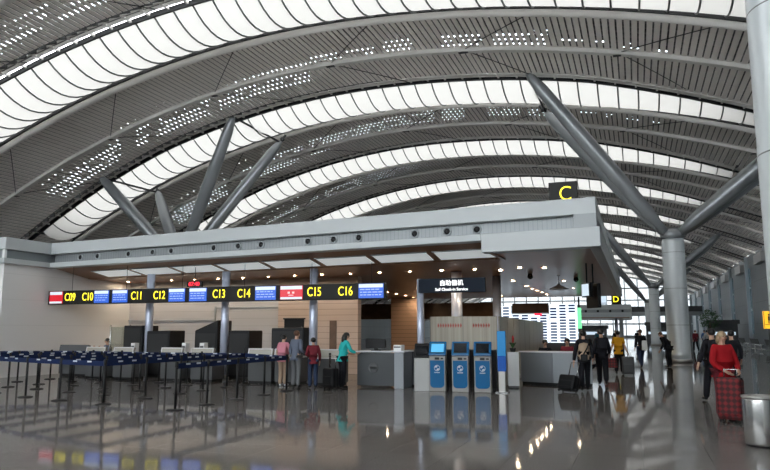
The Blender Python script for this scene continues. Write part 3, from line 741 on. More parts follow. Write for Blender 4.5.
frosted('long frosted screen running back beside the information desk', ((-3.70, 19.56), (-4.3, 34.0)), 2.02, 9)
# blue light column, white pedestal and plant
t = thing('light_column', 'tall glowing blue light column beside the last kiosk', 'light column', (-3.38, 18.15, 0))
obj('base', MB().box(-0.09, 0.09, -0.06, 0.06, 0, 0.55), ['brushed'], t, bevel=0.01)
obj('foot', MB().box(-0.16, 0.16, -0.14, 0.14, 0, 0.03), ['steel'], t)
obj('light_panel', MB().box(-0.11, 0.11, -0.05, 0.05, 0.95, 1.60), ['totem_blue'], t, bevel=0.015)
obj('light_panel', MB().box(-0.11, 0.11, -0.05, 0.05, 0.55, 0.95), ['totem_deep'], t, bevel=0.015)
t = thing('pedestal', 'white square pedestal at the end of the information desk', 'pedestal', (-3.40, 20.0, 0), R(12))
obj('block', MB().box(-0.16, 0.16, -0.16, 0.16, 0.05, 1.0), ['white'], t, bevel=0.01)
obj('plinth', MB().box(-0.14, 0.14, -0.14, 0.14, 0, 0.05), ['desk_grey'], t)
t = thing('potted_plant', 'small green plant with a red bloom on the white pedestal', 'plant', (-3.40, 20.0, 1.0))
obj('pot', MB().lathe([(0.07, 0), (0.09, 0.1), (0.095, 0.11), (0.08, 0.11)], seg=16), ['black_matte'], t)
lf = MB()
for k in range(11):
    a = k * 2.4; ln_ = 0.18 + 0.012 * (k % 4)
    p0 = Vector((0, 0, 0.1)); p1 = Vector((math.cos(a) * ln_ * 0.5, math.sin(a) * ln_ * 0.5, 0.1 + ln_ * 0.8)); p2 = Vector((math.cos(a) * ln_, math.sin(a) * ln_, 0.1 + ln_ * 0.75))
    s_ = Vector((-math.sin(a), math.cos(a), 0)) * 0.03
    lf.add([p0 - s_ * 0.3, p0 + s_ * 0.3, p1 + s_, p1 - s_, p2], [(0, 1, 2, 3), (3, 2, 4)], 0, True)
obj('leaves', lf, ['leaf_green'], t)
obj('bloom', MB().tube([(0, 0, 0.1), (0.01, 0, 0.26)], 0.008, 6).ball((0.01, 0, 0.36), (0.035, 0.035, 0.12), 10, 6), ['flower_red'], t)

# ------------------------------------------------------------------ information desk, departure board, pendants, screens
t = thing('information_desk', 'curved grey information desk with people seated behind it', 'desk', (-2.4, 21.4, 0))
def arc(r0, r1, a0, a1, n=16):
    c = Vector((-1.9 + 2.4, 24.2 - 21.4))
    o = [(c.x + r1 * math.cos(R(a0 + (a1 - a0) * i / n)), c.y + r1 * math.sin(R(a0 + (a1 - a0) * i / n))) for i in range(n + 1)]
    i_ = [(c.x + r0 * math.cos(R(a0 + (a1 - a0) * i / n)), c.y + r0 * math.sin(R(a0 + (a1 - a0) * i / n))) for i in range(n, -1, -1)]
    return o + i_
def ring(r0, r1, a0, a1, z0, z1, n=16):
    c = Vector((-1.9 + 2.4, 24.2 - 21.4)); mb = MB()
    for i in range(n):
        b0, b1 = R(a0 + (a1 - a0) * i / n), R(a0 + (a1 - a0) * (i + 1) / n)
        mb.prism([(c.x + r0 * math.cos(b0), c.y + r0 * math.sin(b0)), (c.x + r1 * math.cos(b0), c.y + r1 * math.sin(b0)), (c.x + r1 * math.cos(b1), c.y + r1 * math.sin(b1)), (c.x + r0 * math.cos(b1), c.y + r0 * math.sin(b1))], z0, z1)
    return mb
obj('front_panel', ring(3.20, 3.26, 243, 261, 0.08, 0.96), ['info_grey'], t)
obj('front_panel', ring(3.20, 3.26, 261.3, 281, 0.08, 0.96), ['info_light'], t)
obj('kick_plate', ring(3.12, 3.2, 243, 281, 0, 0.1), ['black'], t)
obj('desktop', ring(2.85, 3.32, 242, 282, 0.96, 1.0), ['off_white'], t)
YD = 42.9
t = thing('departure_board', 'wide white departure board with dark rows under the canopy end', 'departure board', (-5.9, YD, 0))
def bank(x0, x1, z0, z1, cols):
    p = obj('panel_bank', MB().box(x0, x1, 0, 0.15, z0, z1), ['board_white'], t)
    rows = MB(); n = int((z1 - z0) / 0.175); cw = (x1 - x0) / cols
    for c in range(cols):
        for r_ in range(n):
            if random.random() < 0.05: continue
            z = z0 + 0.06 + r_ * (z1 - z0 - 0.05) / n
            rows.box(x0 + c * cw + 0.05, x0 + (c + 1) * cw - cw * 0.22, -0.006, 0.0, z, z + 0.105)
    obj('row_strips', rows, ['board_row'], p)
bank(-2.55, -1.45, 0.9, 3.15, 2)
bank(-1.40, 0.85, 0.9, 2.65, 4)
bank(0.90, 2.55, 0.9, 3.25, 3)
obj('green_strip', MB().box(2.58, 2.78, 0, 0.15, 1.75, 3.0), ['board_green'], t)
obj('brown_header', MB().box(-1.35, 0.85, -0.05, 0.2, 2.72, 3.3), ['brown_beam'], t)
obj('red_readout', MB().box(0.0, 0.45, -0.01, 0.0, 2.56, 2.68), ['glow_red'], t)
obj('support_frame', MB().box(-2.55, 2.78, 0.15, 0.3, 0.0, 0.95).box(-2.5, -2.4, 0.15, 0.25, 0.9, CEIL).box(2.6, 2.7, 0.15, 0.25, 0.9, CEIL), ['dark_steel'], t)
t = thing('pendant_lamp', 'pale dish lamp hanging on a thin rod under the canopy', 'lamp', (-2.65, 26.0, CEIL))
obj('rod', MB().tube([(0, 0, 0), (0, 0, -0.36)], 0.015, 8).lathe([(0.06, -0.03), (0.06, 0.0)], seg=14), ['steel'], t)
obj('dish', MB().lathe([(0.03, -0.30), (0.06, -0.36), (0.34, -0.50), (0.36, -0.52), (0.32, -0.53), (0.0, -0.46)], seg=28), ['off_white'], t)
for x, y, l in ((-3.55, 25.0, 'small black camera dome on the ceiling left of the dish lamp'), (-2.1, 27.0, 'small black camera dome on the ceiling right of the dish lamp')):
    t = thing('security_camera', l, 'security camera', (x, y, CEIL))
    obj('mount', MB().lathe([(0.08, -0.06), (0.08, 0.0)], seg=16), ['dark_steel'], t)
    obj('dome', MB().ball((0, 0, -0.10), 0.10, 14, 8), ['glass_black'], t)
def hung_screen(x, y, z, rz, w, h, label, facem):
    t = thing('hanging_screen', label, 'screen', (x, y, z), rz)
    obj('casing', MB().box(-w / 2, w / 2, 0, 0.12, 0, h), ['black'], t, bevel=0.015)
    obj('display', MB().box(-w / 2 + 0.04, w / 2 - 0.04, -0.006, 0.0, 0.04, h - 0.04), [facem], t)
    obj('hanger', MB().tube([(0, 0.06, h), (0, 0.06, CEIL - z)], 0.025, 8), ['dark_steel'], t)
hung_screen(-1.42, 21.6, 2.62, R(-58), 0.5, 0.44, 'lit pale blue screen hanging under the canopy end', 'scr_head')
hung_screen(-1.15, 21.9, 2.30, R(122), 0.7, 0.74, 'dark backed screen hanging behind the lit one at the canopy end', 'scr_blue')

# ------------------------------------------------------------------ next check-in island, far away
t = thing('check_in_canopy', 'pale flat canopy of the next check-in island far down the hall', 'canopy', (-12, 92, 0))
obj('top_band', MB().box(-12, 11.4, 0, 20, 4.35, 4.95), ['fascia'], t)
obj('recess_band', MB().box(-12, 11.3, 0.2, 20, 3.95, 4.35), ['recess_metal'], t)
obj('lower_lip', MB().box(-12, 11.4, -0.1, 20, 3.35, 3.95), ['fascia'], t)
obj('soffit', MB().box(-12, 11.2, 0.2, 20, 3.25, 3.35), ['soffit'], t)
for k in range(6): obj('air_nozzle', MB().lathe([(0.16, 0), (0.16, 0.05), (0, 0.06)], seg=14).move(Matrix.Translation((10.4 - 1.5 * k, 0.2, 4.15)) @ Matrix.Rotation(R(90), 4, 'X')), ['black'], t)
for k in range(4): obj('post', MB().lathe([(0.2, 0), (0.2, 3.3)], c=(9.5 - 6 * k, 3, 0), seg=14), ['post_grey'], t)
t = thing('zone_sign', 'small black sign with a yellow letter D on the far canopy', 'sign', (-2.3, 92.5, 4.95))
obj('sign_box', MB().box(-0.6, 0.6, -0.1, 0.1, 0, 1.25), ['sign_black'], t)
obj('zone_letter', text_mb('D', 1.05).move(Matrix.Translation((-0.05, -0.11, 0.66))), ['glow_yellow'], t)
t = thing('hall_screen', 'pale lit screen standing on the far canopy', 'screen', (-4.2, 92.3, 4.95))
obj('casing', MB().box(-0.75, 0.75, 0, 0.2, 0, 1.3), ['black'], t)
obj('display', MB().box(-0.7, 0.7, -0.01, 0, 0.25, 1.25).box(-0.7, 0.7, -0.01, 0, 0.04, 0.18), ['scr_head'], t)
for i, (x, y, w, h, l) in enumerate(((-6.5, 100, 5.0, 2.4, 'dark shop stand under the far canopy'), (3.4, 118, 4.0, 3.0, 'dark shop stand far down the aisle beyond the columns'), (10.2, 96, 3.4, 3.0, 'dark shop stand by the grey wall beyond the thick column'))):
    t = thing('shop_stand', l, 'shop stand', (x, y, 0))
    obj('body', MB().box(-w / 2, w / 2, 0, 3, 0, h - 0.5), ['desk_dark'], t)
    obj('roof', MB().box(-w / 2 - 0.2, w / 2 + 0.2, -0.4, 3.2, h - 0.5, h), ['desk_grey'], t)
    obj('lit_counter', MB().box(-w / 2 + 0.3, w / 2 - 0.3, -0.05, 0.0, 1.1, 1.5), ['scr_head'], t)

t = thing('footbridge', 'grey footbridge crossing the far end of the hall before the bright glazing', 'footbridge', (-8, 150, 0))
obj('deck', MB().box(-38, 20.5, 0, 3, 4.7, 5.5), ['pilaster'], t)
obj('railing', MB().box(-38, 20.5, 0, 0.06, 6.5, 6.6).box(-38, 20.5, 0.02, 0.04, 5.5, 6.5), ['desk_grey'], t)
for k in range(5): obj('pier', MB().box(-34 + 13 * k - 0.4, -34 + 13 * k + 0.4, 1, 2, 0, 4.7), ['pilaster'], t)
# ------------------------------------------------------------------ right-hand side: yellow sign, benches, tree, bin
t = thing('direction_sign', 'yellow lit sign with dark pictogram on a grey stand by the wall', 'sign', (6.42, 40.0, 0))
obj('post', MB().box(-0.06, 0.06, 0.0, 0.1, 0, 1.9), ['desk_grey'], t)
obj('sign_panel', MB().box(-0.27, 0.55, -0.04, 0.06, 1.72, 2.62), ['sign_yellow'], t, bevel=0.01)
pg = MB().ball((0.0, -0.045, 2.43), (0.05, 0.01, 0.05), 10, 6).box(-0.055, 0.055, -0.05, -0.04, 2.15, 2.36).box(-0.045, -0.01, -0.05, -0.04, 1.98, 2.15).box(0.01, 0.045, -0.05, -0.04, 1.98, 2.15)
pg.box(-0.24, -0.215, -0.05, -0.04, 1.75, 2.6).box(-0.2, 0.5, -0.05, -0.04, 1.92, 1.945)
obj('pictogram', pg, ['black'], t)
obj('foot_plate', MB().box(-0.25, 0.25, -0.2, 0.3, 0, 0.03), ['dark_steel'], t)
def bench(x, y, label):
    t = thing('waiting_bench', label, 'bench', (x, y, 0), R(90), 'benches along the grey wall')
    obj('beam', MB().box(-2.2, 2.2, -0.05, 0.05, 0.34, 0.42), ['steel'], t)
    for xx in (-1.7, 1.7): obj('leg', MB().box(xx - 0.04, xx + 0.04, -0.3, 0.3, 0, 0.04).box(xx - 0.04, xx + 0.04, -0.04, 0.04, 0.04, 0.34), ['steel'], t)
    for k in range(7):
        xx = -1.95 + 0.65 * k
        obj('seat', MB().box(xx - 0.28, xx + 0.28, -0.26, 0.24, 0.42, 0.47), ['black'], t)
        obj('backrest', MB().extrude_x([(0.20, 0.45), (0.25, 0.45), (0.36, 0.92), (0.32, 0.92)], xx - 0.28, xx + 0.28), ['black'], t)
bench(10.2, 62, 'black seat bench along the grey wall, nearest the yellow sign')
bench(10.2, 70, 'black seat bench along the grey wall, second of three going back')
bench(10.2, 78, 'black seat bench along the grey wall, farthest of three going back')
t = thing('indoor_tree', 'dark green indoor tree beyond the thick column', 'tree', (8.0, 88, 0))
obj('planter', MB().lathe([(0.5, 0), (0.6, 0.7), (0.5, 0.7)], seg=20), ['desk_grey'], t)
obj('trunk', MB().tube([(0, 0, 0.6), (0.05, 0, 1.8), (0, 0.05, 2.6)], [0.09, 0.07, 0.05], 8), ['brown_beam'], t)
cr = MB()
for k in range(420):
    a = random.uniform(0, 6.28); u = random.uniform(-1, 1); rr_ = random.uniform(0.5, 1.25)
    p = Vector((rr_ * math.cos(a) * math.sqrt(1 - u * u), rr_ * math.sin(a) * math.sqrt(1 - u * u), 3.0 + 1.25 * u * random.uniform(0.6, 1)))
    q = Vector((random.uniform(-1, 1), random.uniform(-1, 1), random.uniform(-1, 0.3))).normalized() * 0.3; s_ = q.orthogonal().normalized() * 0.07
    cr.add([p - s_ * 0.2, p + q * 0.5 + s_, p + q, p + q * 0.5 - s_], [(0, 1, 2, 3)])
obj('crown', cr, ['leaf_green'], t)
t = thing('waste_bin', 'round brushed steel waste bin on the floor beside the large column', 'bin', (1.60, 11.1, 0))
obj('body', MB().lathe([(0.235, 0.03), (0.24, 0.05), (0.24, 0.64), (0.235, 0.66)], seg=36), ['steel'], t)
obj('rim', MB().lathe([(0.235, 0.66), (0.25, 0.665), (0.25, 0.69), (0.17, 0.70), (0.16, 0.66)], seg=36), ['brushed'], t)
obj('opening', MB().lathe([(0.16, 0.655), (0.0, 0.655)], seg=24), ['black'], t)
obj('base_ring', MB().lathe([(0.225, 0.0), (0.225, 0.03)], seg=36), ['black'], t)

# ------------------------------------------------------------------ queue barriers
def stanchion(name, belts, label):
    t = thing('belt_barrier', label, 'barrier post', (0, 0, 0), 0, 'queue barrier posts')
    obj('base', MB().lathe([(0.175, 0.0), (0.175, 0.012), (0.15, 0.024), (0.03, 0.035)], seg=20), ['black'], t)
    obj('post', MB().lathe([(0.028, 0.02), (0.028, 0.90)], seg=12), ['black'], t)
    obj('belt_head', MB().lathe([(0.034, 0.86), (0.036, 0.87), (0.036, 0.965), (0.03, 0.975), (0, 0.98)], seg=14), ['black'], t)
    for dx, dy in belts:
        d = Vector((dx, dy, 0)); L_ = d.length; d.normalize(); n_ = Vector((-d.y, d.x, 0)) * 0.003
        b = MB()
        for off, mi in ((0, 0),):
            a0, a1 = d * 0.03, d * (L_ - 0.03)
            v = [a0 - n_ + Vector((0, 0, 0.83)), a1 - n_ + Vector((0, 0, 0.83)), a1 + n_ + Vector((0, 0, 0.83)), a0 + n_ + Vector((0, 0, 0.83))]
            v += [p + Vector((0, 0, 0.11)) for p in v]
            b.add(v, [(3, 2, 1, 0), (4, 5, 6, 7), (0, 1, 5, 4), (1, 2, 6, 5), (2, 3, 7, 6), (3, 0, 4, 7)], 0)
        for q in (0.35, 0.68):
            c = d * (L_ * q); e = d * 0.075; n2 = n_ * 1.5
            v = [c - e - n2, c + e - n2, c + e + n2, c - e + n2]; v = [p + Vector((0, 0, 0.90)) for p in v] + [p + Vector((0, 0, 0.935)) for p in v]
            b.add(v, [(3, 2, 1, 0), (4, 5, 6, 7), (0, 1, 5, 4), (1, 2, 6, 5), (2, 3, 7, 6), (3, 0, 4, 7)], 1)
        obj('belt', b, ['belt_blue', 'logo_white'], t)
    return t
ROWS = [(-8.9, [11.85, 12.95, 14.15, 15.4, 16.58]),
        (-11.1, [12.25, 13.62, 14.95, 15.95, 17.1, 18.0]),
        (-12.65, [12.55, 14.0, 15.28, 16.35, 17.35, 18.05]),
        (-14.1, [12.93, 14.29, 15.5, 16.75, 17.9]),
        (-15.75, [13.45, 14.8, 16.1, 17.2, 18.1]),
        (-17.1, [13.8, 15.05, 16.14, 17.4, 18.3]),
        (-18.6, [14.2, 15.5, 16.7, 18.0]),
        (-20.2, [14.7, 15.9, 17.0])]
protos = {}
RN = ['row ending nearest the teal woman'] + ['%s lane row counted from the teal woman' % o for o in ORD[1:]]
for r_, (x, ys) in enumerate(ROWS):
    for k, y in enumerate(ys):
        belts = []
        if k + 1 < len(ys): belts.append((0.0, round(ys[k + 1] - y, 2)))
        if k == 0 and 0 < r_ < len(ROWS) - 1: belts.append((round(ROWS[r_ + 1][0] - x, 2), round(ROWS[r_ + 1][1][0] - y, 2)))
        if k == len(ys) - 1 and r_ + 1 < len(ROWS): belts.append((round(ROWS[r_ + 1][0] - x, 2), round(ROWS[r_ + 1][1][-1] - y, 2)))
        t = stanchion('belt_barrier', belts, 'black belt barrier post, %s from the front, %s' % (ORD[k], RN[r_]))
        t.location = (x, y, 0)
t = stanchion('belt_barrier', [], 'black belt barrier post standing alone in front of the grey-suited man')
t.location = (-8.35, 18.15, 0)

# ------------------------------------------------------------------ people
def skin_obj(name, verts, edges, radii, material, parent, roots, sub=1):
    me = bpy.data.meshes.new(name); me.from_pydata([tuple(v) for v in verts], edges, []); me.materials.append(M[material])
    o = bpy.data.objects.new(name, me); COL.objects.link(o); o.parent = parent
    o.modifiers.new('skin', 'SKIN').use_smooth_shade = True
    sm = o.modifiers.new('smooth', 'SUBSURF'); sm.levels = sub; sm.render_levels = sub
    if not me.skin_vertices: me.skin_vertices.new()
    for i, r in enumerate(radii):
        sv = me.skin_vertices[0].data[i]; sv.radius = r if isinstance(r, tuple) else (r, r); sv.use_root = i in roots
    return o

BASE = dict(pel=(0, 0, 0.93), sp=(0, 0, 1.10), ch=(0, 0, 1.27), nb=(0, -0.01, 1.42), nk=(0, 0.005, 1.49), hd=(0, 0.02, 1.575), ht=(0, 0.012, 1.635), ch_=(0, 0.065, 1.525), no=(0, 0.112, 1.575),
            shL=(-0.165, 0, 1.385), elL=(-0.225, -0.03, 1.11), wrL=(-0.24, 0.05, 0.87), shR=(0.165, 0, 1.385), elR=(0.225, -0.03, 1.11), wrR=(0.24, 0.05, 0.87),
            hiL=(-0.088, 0, 0.88), knL=(-0.095, 0.02, 0.49), anL=(-0.095, -0.02, 0.085), toL=(-0.105, 0.12, 0.04),
            hiR=(0.088, 0, 0.88), knR=(0.095, 0.02, 0.49), anR=(0.095, -0.02, 0.085), toR=(0.105, 0.12, 0.04))
UPPER = ('sp', 'ch', 'nb', 'nk', 'hd', 'ht', 'ch_', 'no', 'shL', 'elL', 'wrL', 'shR', 'elR', 'wrR')
WALK = dict(knL=(-0.09, 0.16, 0.50), anL=(-0.09, 0.24, 0.09), toL=(-0.095, 0.38, 0.05), knR=(0.09, 0.0, 0.48), anR=(0.09, -0.27, 0.16), toR=(0.095, -0.15, 0.04), elL=(-0.22, -0.12, 1.13), wrL=(-0.23, -0.12, 0.88), elR=(0.22, 0.04, 1.12), wrR=(0.23, 0.15, 0.91))
WALK2 = dict(knR=(0.09, 0.16, 0.50), anR=(0.09, 0.24, 0.09), toR=(0.095, 0.38, 0.05), knL=(-0.09, 0.0, 0.48), anL=(-0.09, -0.27, 0.16), toL=(-0.095, -0.15, 0.04))
SEAT = dict(pel=(0, 0, 0.62), knL=(-0.1, 0.40, 0.62), anL=(-0.1, 0.38, 0.09), toL=(-0.1, 0.52, 0.04), knR=(0.1, 0.40, 0.62), anR=(0.1, 0.38, 0.09), toR=(0.1, 0.52, 0.04), hiL=(-0.09, 0.03, 0.50), hiR=(0.09, 0.03, 0.50))

def person(label, x, y, rz, H=1.68, pose=None, lean=0.0, top='ink', bottom='ink', hair='hair_black', hairlen=0, sleeve='long', skirt=None, shoes='black', build=1.0, faces=True, group=None, vest=None):
    s = H / 1.70
    J = {k: Vector(v) for k, v in BASE.items()}
    pose = dict(pose or {})
    if 'pel' in pose:
        dz = pose['pel'][2] - 0.93
        for k in UPPER: J[k].z += dz
    for k, v in pose.items(): J[k] = Vector(v)
    if lean:
        rot = Matrix.Rotation(-lean, 4, 'X'); c = J['pel'].copy()
        for k in UPPER:
            if k in pose and k in ('wrL', 'wrR', 'elL', 'elR'): continue
            J[k] = rot @ (J[k] - c) + c
    for k in J: J[k] = J[k] * s
    t = thing('person', label, 'person', (x, y, 0), rz, group)
    rad = dict(pel=0.115, sp=0.105, ch=(0.135, 0.105), nb=0.065, nk=0.05, hd=(0.078, 0.088), ht=0.066, ch_=0.036, no=0.013, shL=0.052, elL=0.04, wrL=0.027, shR=0.052, elR=0.04, wrR=0.027,
               hiL=0.088, knL=0.058, anL=0.04, toL=0.03, hiR=0.088, knR=0.058, anR=0.04, toR=0.03)
    order = list(rad); idx = {k: i for i, k in enumerate(order)}
    V = [J[k] for k in order]; Rd = [rad[k] if isinstance(rad[k], tuple) else rad[k] for k in order]
    E = [(idx[a], idx[b]) for a, b in (('pel', 'sp'), ('sp', 'ch'), ('ch', 'nb'), ('nb', 'nk'), ('nk', 'hd'), ('hd', 'ht'), ('hd', 'ch_'), ('hd', 'no'), ('ch', 'shL'), ('shL', 'elL'), ('elL', 'wrL'), ('ch', 'shR'), ('shR', 'elR'), ('elR', 'wrR'),
                                       ('pel', 'hiL'), ('hiL', 'knL'), ('knL', 'anL'), ('anL', 'toL'), ('pel', 'hiR'), ('hiR', 'knR'), ('knR', 'anR'), ('anR', 'toR'))]
    roots = {0}
    for sd, sg_ in (('L', -1), ('R', 1)):
        w = J['wr' + sd]; d = (w - J['el' + sd]).normalized()
        f = Vector((0, 1, 0)) - d * d.y
        f = f.normalized() if f.length > 0.3 else (Vector((1, 0, 0)) - d * d.x).normalized()
        n_ = d.cross(f) * -sg_
        pi = len(V); V.append(w + d * 0.075 * s); Rd.append((0.034, 0.02)); E.append((idx['wr' + sd], pi))
        for q, ln_ in enumerate((0.072, 0.080, 0.075, 0.058)):
            b0 = w + d * 0.07 * s + f * ((1.5 - q) * 0.019 * s); i0 = len(V)
            V += [b0, b0 + d * ln_ * 0.5 * s + n_ * 0.006, b0 + d * ln_ * 0.95 * s + n_ * 0.024]; Rd += [0.0095, 0.009, 0.0075]; E += [(i0, i0 + 1), (i0 + 1, i0 + 2)]; roots.add(i0)
        b0 = w + d * 0.025 * s + f * 0.015 * s; i0 = len(V)
        V += [b0, b0 + d * 0.035 * s + f * 0.028 * s + n_ * 0.006, b0 + d * 0.065 * s + f * 0.03 * s + n_ * 0.016]; Rd += [0.011, 0.0095, 0.008]; E += [(i0, i0 + 1), (i0 + 1, i0 + 2)]; roots.add(i0)
    Rd = [tuple(q * s * build if i < len(order) else q * s for q in r) if isinstance(r, tuple) else (r * s * build if i < len(order) else r * s) for i, r in enumerate(Rd)]
    skin_obj('body', V, E, Rd, 'skin', t, roots)
    k_ = s * build
    # jacket or shirt
    hem = J['pel'] + Vector((0, 0, -0.13 * s))
    cv = [J['pel'] + Vector((0, 0, 0.02)), hem + Vector((0, 0, 0.03)), hem, J['sp'], J['ch'], J['nb']]; cr_ = [0.148, 0.164, 0.168, 0.128, (0.158, 0.128), 0.078]; ce = [(0, 1), (1, 2), (0, 3), (3, 4), (4, 5)]
    for sd in 'LR':
        i0 = len(cv); end = J['el' + sd].lerp(J['wr' + sd], 0.86 if sleeve == 'long' else 0.0)
        if sleeve == 'short': end = J['sh' + sd].lerp(J['el' + sd], 0.8)
        if sleeve == 'long': cv += [J['sh' + sd], J['el' + sd], end]; cr_ += [0.07, 0.058, 0.045]; ce += [(4, i0), (i0, i0 + 1), (i0 + 1, i0 + 2)]
        else: cv += [J['sh' + sd], end]; cr_ += [0.07, 0.06]; ce += [(4, i0), (i0, i0 + 1)]
    skin_obj('jacket' if sleeve == 'long' else 'shirt', cv, ce, [tuple(q * k_ for q in r) if isinstance(r, tuple) else r * k_ for r in cr_], 'cloth_' + top, t, {0})
    if vest: skin_obj('vest', [J['pel'] + Vector((0, 0, -0.10 * s)), J['pel'], J['sp'], J['ch'], J['ch'].lerp(J['nb'], 0.75)], [(0, 1), (1, 2), (2, 3), (3, 4)], [tuple(q * k_ for q in r) if isinstance(r, tuple) else r * k_ for r in (0.20, 0.19, 0.175, (0.215, 0.185), 0.13)], 'cloth_' + vest, t, {0})
    if skirt:
        sk = MB().lathe([(0.145 * k_, J['pel'].z + 0.05), (0.17 * k_, J['pel'].z - 0.1), (0.2 * k_, skirt * s + 0.02), (0.19 * k_, skirt * s)], c=(J['pel'].x, J['pel'].y, 0), seg=20)
        obj('skirt', sk, ['cloth_' + bottom], t)
    else:
        tv = [J['pel'] + Vector((0, 0, 0.02)), J['hiL'], J['knL'], J['anL'] + (J['anL'] - J['knL']) * 0.10, J['hiR'], J['knR'], J['anR'] + (J['anR'] - J['knR']) * 0.10]
        skin_obj('trousers', tv, [(0, 1), (1, 2), (2, 3), (0, 4), (4, 5), (5, 6)], [r * k_ for r in (0.13, 0.106, 0.082, 0.072, 0.106, 0.082, 0.072)], 'cloth_' + bottom, t, {0})
    for sd in 'LR':
        a, b = J['an' + sd], J['to' + sd]
        d = b - a; d.z = 0; d = d.normalized() if d.length > 0.01 else Vector((0, 1, 0))
        heel = a + Vector((0, 0, -0.035 * s)) - d * 0.03 * s
        skin_obj('shoe', [heel, heel.lerp(b, 0.6) + Vector((0, 0, 0.008)), b + d * 0.03 * s], [(0, 1), (1, 2)], [0.046 * s, (0.048 * s, 0.042 * s), 0.036 * s], shoes, t, {0})
    up = (J['ht'] - J['hd']).normalized(); fwd = (J['no'] - J['hd']).normalized(); fwd = (fwd - up * fwd.dot(up)).normalized(); sx_ = fwd.cross(up)
    F = Matrix((sx_, fwd, up)).transposed().to_4x4(); F.translation = J['hd']
    hb = MB().ball((0, -0.016 * s, 0.042 * s), (0.090 * s, 0.100 * s, 0.088 * s), 16, 10)
    if hairlen:
        hb.tube([(0, -0.06 * s, 0.03 * s), (0, -0.085 * s, -0.06 * s), (0, -0.09 * s, -hairlen * 0.7), (0, -0.075 * s, -hairlen)], [0.08 * s, 0.085 * s, 0.075 * s, 0.03 * s], 12)
    obj('hair', hb.move(F), [hair], t)
    if faces:
        for q in (-1, 1): obj('eye', MB().ball((q * 0.03 * s, 0.088 * s, 0.012 * s), 0.010 * s, 8, 6).move(F), ['black'], t)
        obj('mouth', MB().box(-0.022 * s, 0.022 * s, 0.086 * s, 0.098 * s, -0.046 * s, -0.038 * s).move(F), ['lip'], t)
        for q in (-1, 1): obj('ear', MB().ball((q * 0.084 * s, 0.0, 0.0), (0.012 * s, 0.022 * s, 0.03 * s), 8, 6).move(F), ['skin'], t)
    return t

person('person in a pink top and tan trousers standing at the check-in desk', -9.84, 18.1, R(-6), 1.50, dict(wrR=(0.30, 0.22, 1.0), elR=(0.26, 0.05, 1.13)), top='pink', bottom='khaki', sleeve='short', shoes='white')
person('man in a slate grey suit standing beside the person in pink', -9.28, 17.85, R(-15), 1.62, dict(wrR=(0.2, 0.2, 1.0)), top='slate', bottom='grey', hair='hair_brown')
person('small person in dark maroon beside the grey-suited man', -8.72, 17.8, R(35), 1.42, dict(wrL=(-0.1, 0.24, 1.05)), top='maroon', bottom='denim')
person('woman in a teal top leaning on the dark service counter', -7.9, 18.0, R(-42), 1.58, dict(wrR=(0.18, 0.40, 1.06), elR=(0.24, 0.18, 1.12), wrL=(-0.14, 0.34, 1.02)), lean=0.20, top='teal', bottom='ink', hairlen=0.20)
person('traveller in a tan vest over black sleeves pulling a black suitcase', -1.38, 19.4, R(8), 1.62, dict(WALK2, wrL=(-0.30, -0.22, 0.80), elL=(-0.25, -0.14, 1.08)), top='ink', bottom='ink', vest='tan', build=1.05)
person('traveller in black with a white bag walking beside the tan vest', -1.02, 21.6, R(4), 1.66, WALK, top='ink', bottom='ink', build=1.12)
person('traveller in a mustard yellow shirt carrying a red bag and a case', -0.68, 27.2, R(-4), 1.62, dict(WALK2, wrL=(-0.34, -0.05, 0.80), wrR=(0.36, -0.05, 0.80)), top='mustard', bottom='ink', sleeve='short', build=1.12)
person('traveller in black with a white bag striding past the second column', 0.12, 32.0, R(20), 1.68, WALK2, top='ink', bottom='denim', hair='hair_brown')
person('person in black bending forward beside the thick column', 1.28, 33.2, R(60), 1.66, dict(wrL=(-0.2, 0.3, 0.75)), lean=0.55, top='ink', bottom='ink', hair='hair_brown', build=1.15)
person('traveller in dark clothes walking left of the woman in red', 1.62, 17.6, R(24), 1.66, dict(WALK, wrL=(-0.42, -0.10, 0.86), elL=(-0.30, -0.08, 1.12)), top='ink', bottom='ink', build=1.1)
person('fair-haired woman in a red jacket pushing a red tartan suitcase', 1.46, 14.25, R(205), 1.60, dict(wrL=(-0.12, 0.34, 0.92), wrR=(0.12, 0.34, 0.92), elL=(-0.25, 0.08, 1.08), elR=(0.25, 0.08, 1.08)), lean=0.06, top='red', bottom='maroon', hair='hair_blond', hairlen=0.12, build=1.08)
person('traveller in black standing behind the woman in red', 2.35, 20.4, R(10), 1.62, top='ink', bottom='ink')
person('clerk in a dark waistcoat seated at the desk beside the white wall', -18.75, 20.75, R(160), 1.66, dict(SEAT, pel=(0, 0, 0.60), wrL=(-0.2, 0.34, 1.0), wrR=(0.2, 0.34, 1.0)), top='slate', bottom='ink', sleeve='short')
FAR = [(-2.75, 22.15, 200, 'ink', 'first of three people seated behind the information desk, beside the plant', 0.62), (-2.08, 22.3, 175, 'maroon', 'middle one of three people seated behind the information desk', 0.66), (-1.42, 22.5, 150, 'denim', 'person seated behind the information desk beside the tan vest', 0.64)]
for x, y, a, c, l, pz in FAR:
    person(l, x, y, R(a), 1.64, dict(SEAT, pel=(0, 0, pz), wrL=(-0.18, 0.30, 0.80), wrR=(0.18, 0.30, 0.80)), top=c, bottom='ink', hairlen=0.0)
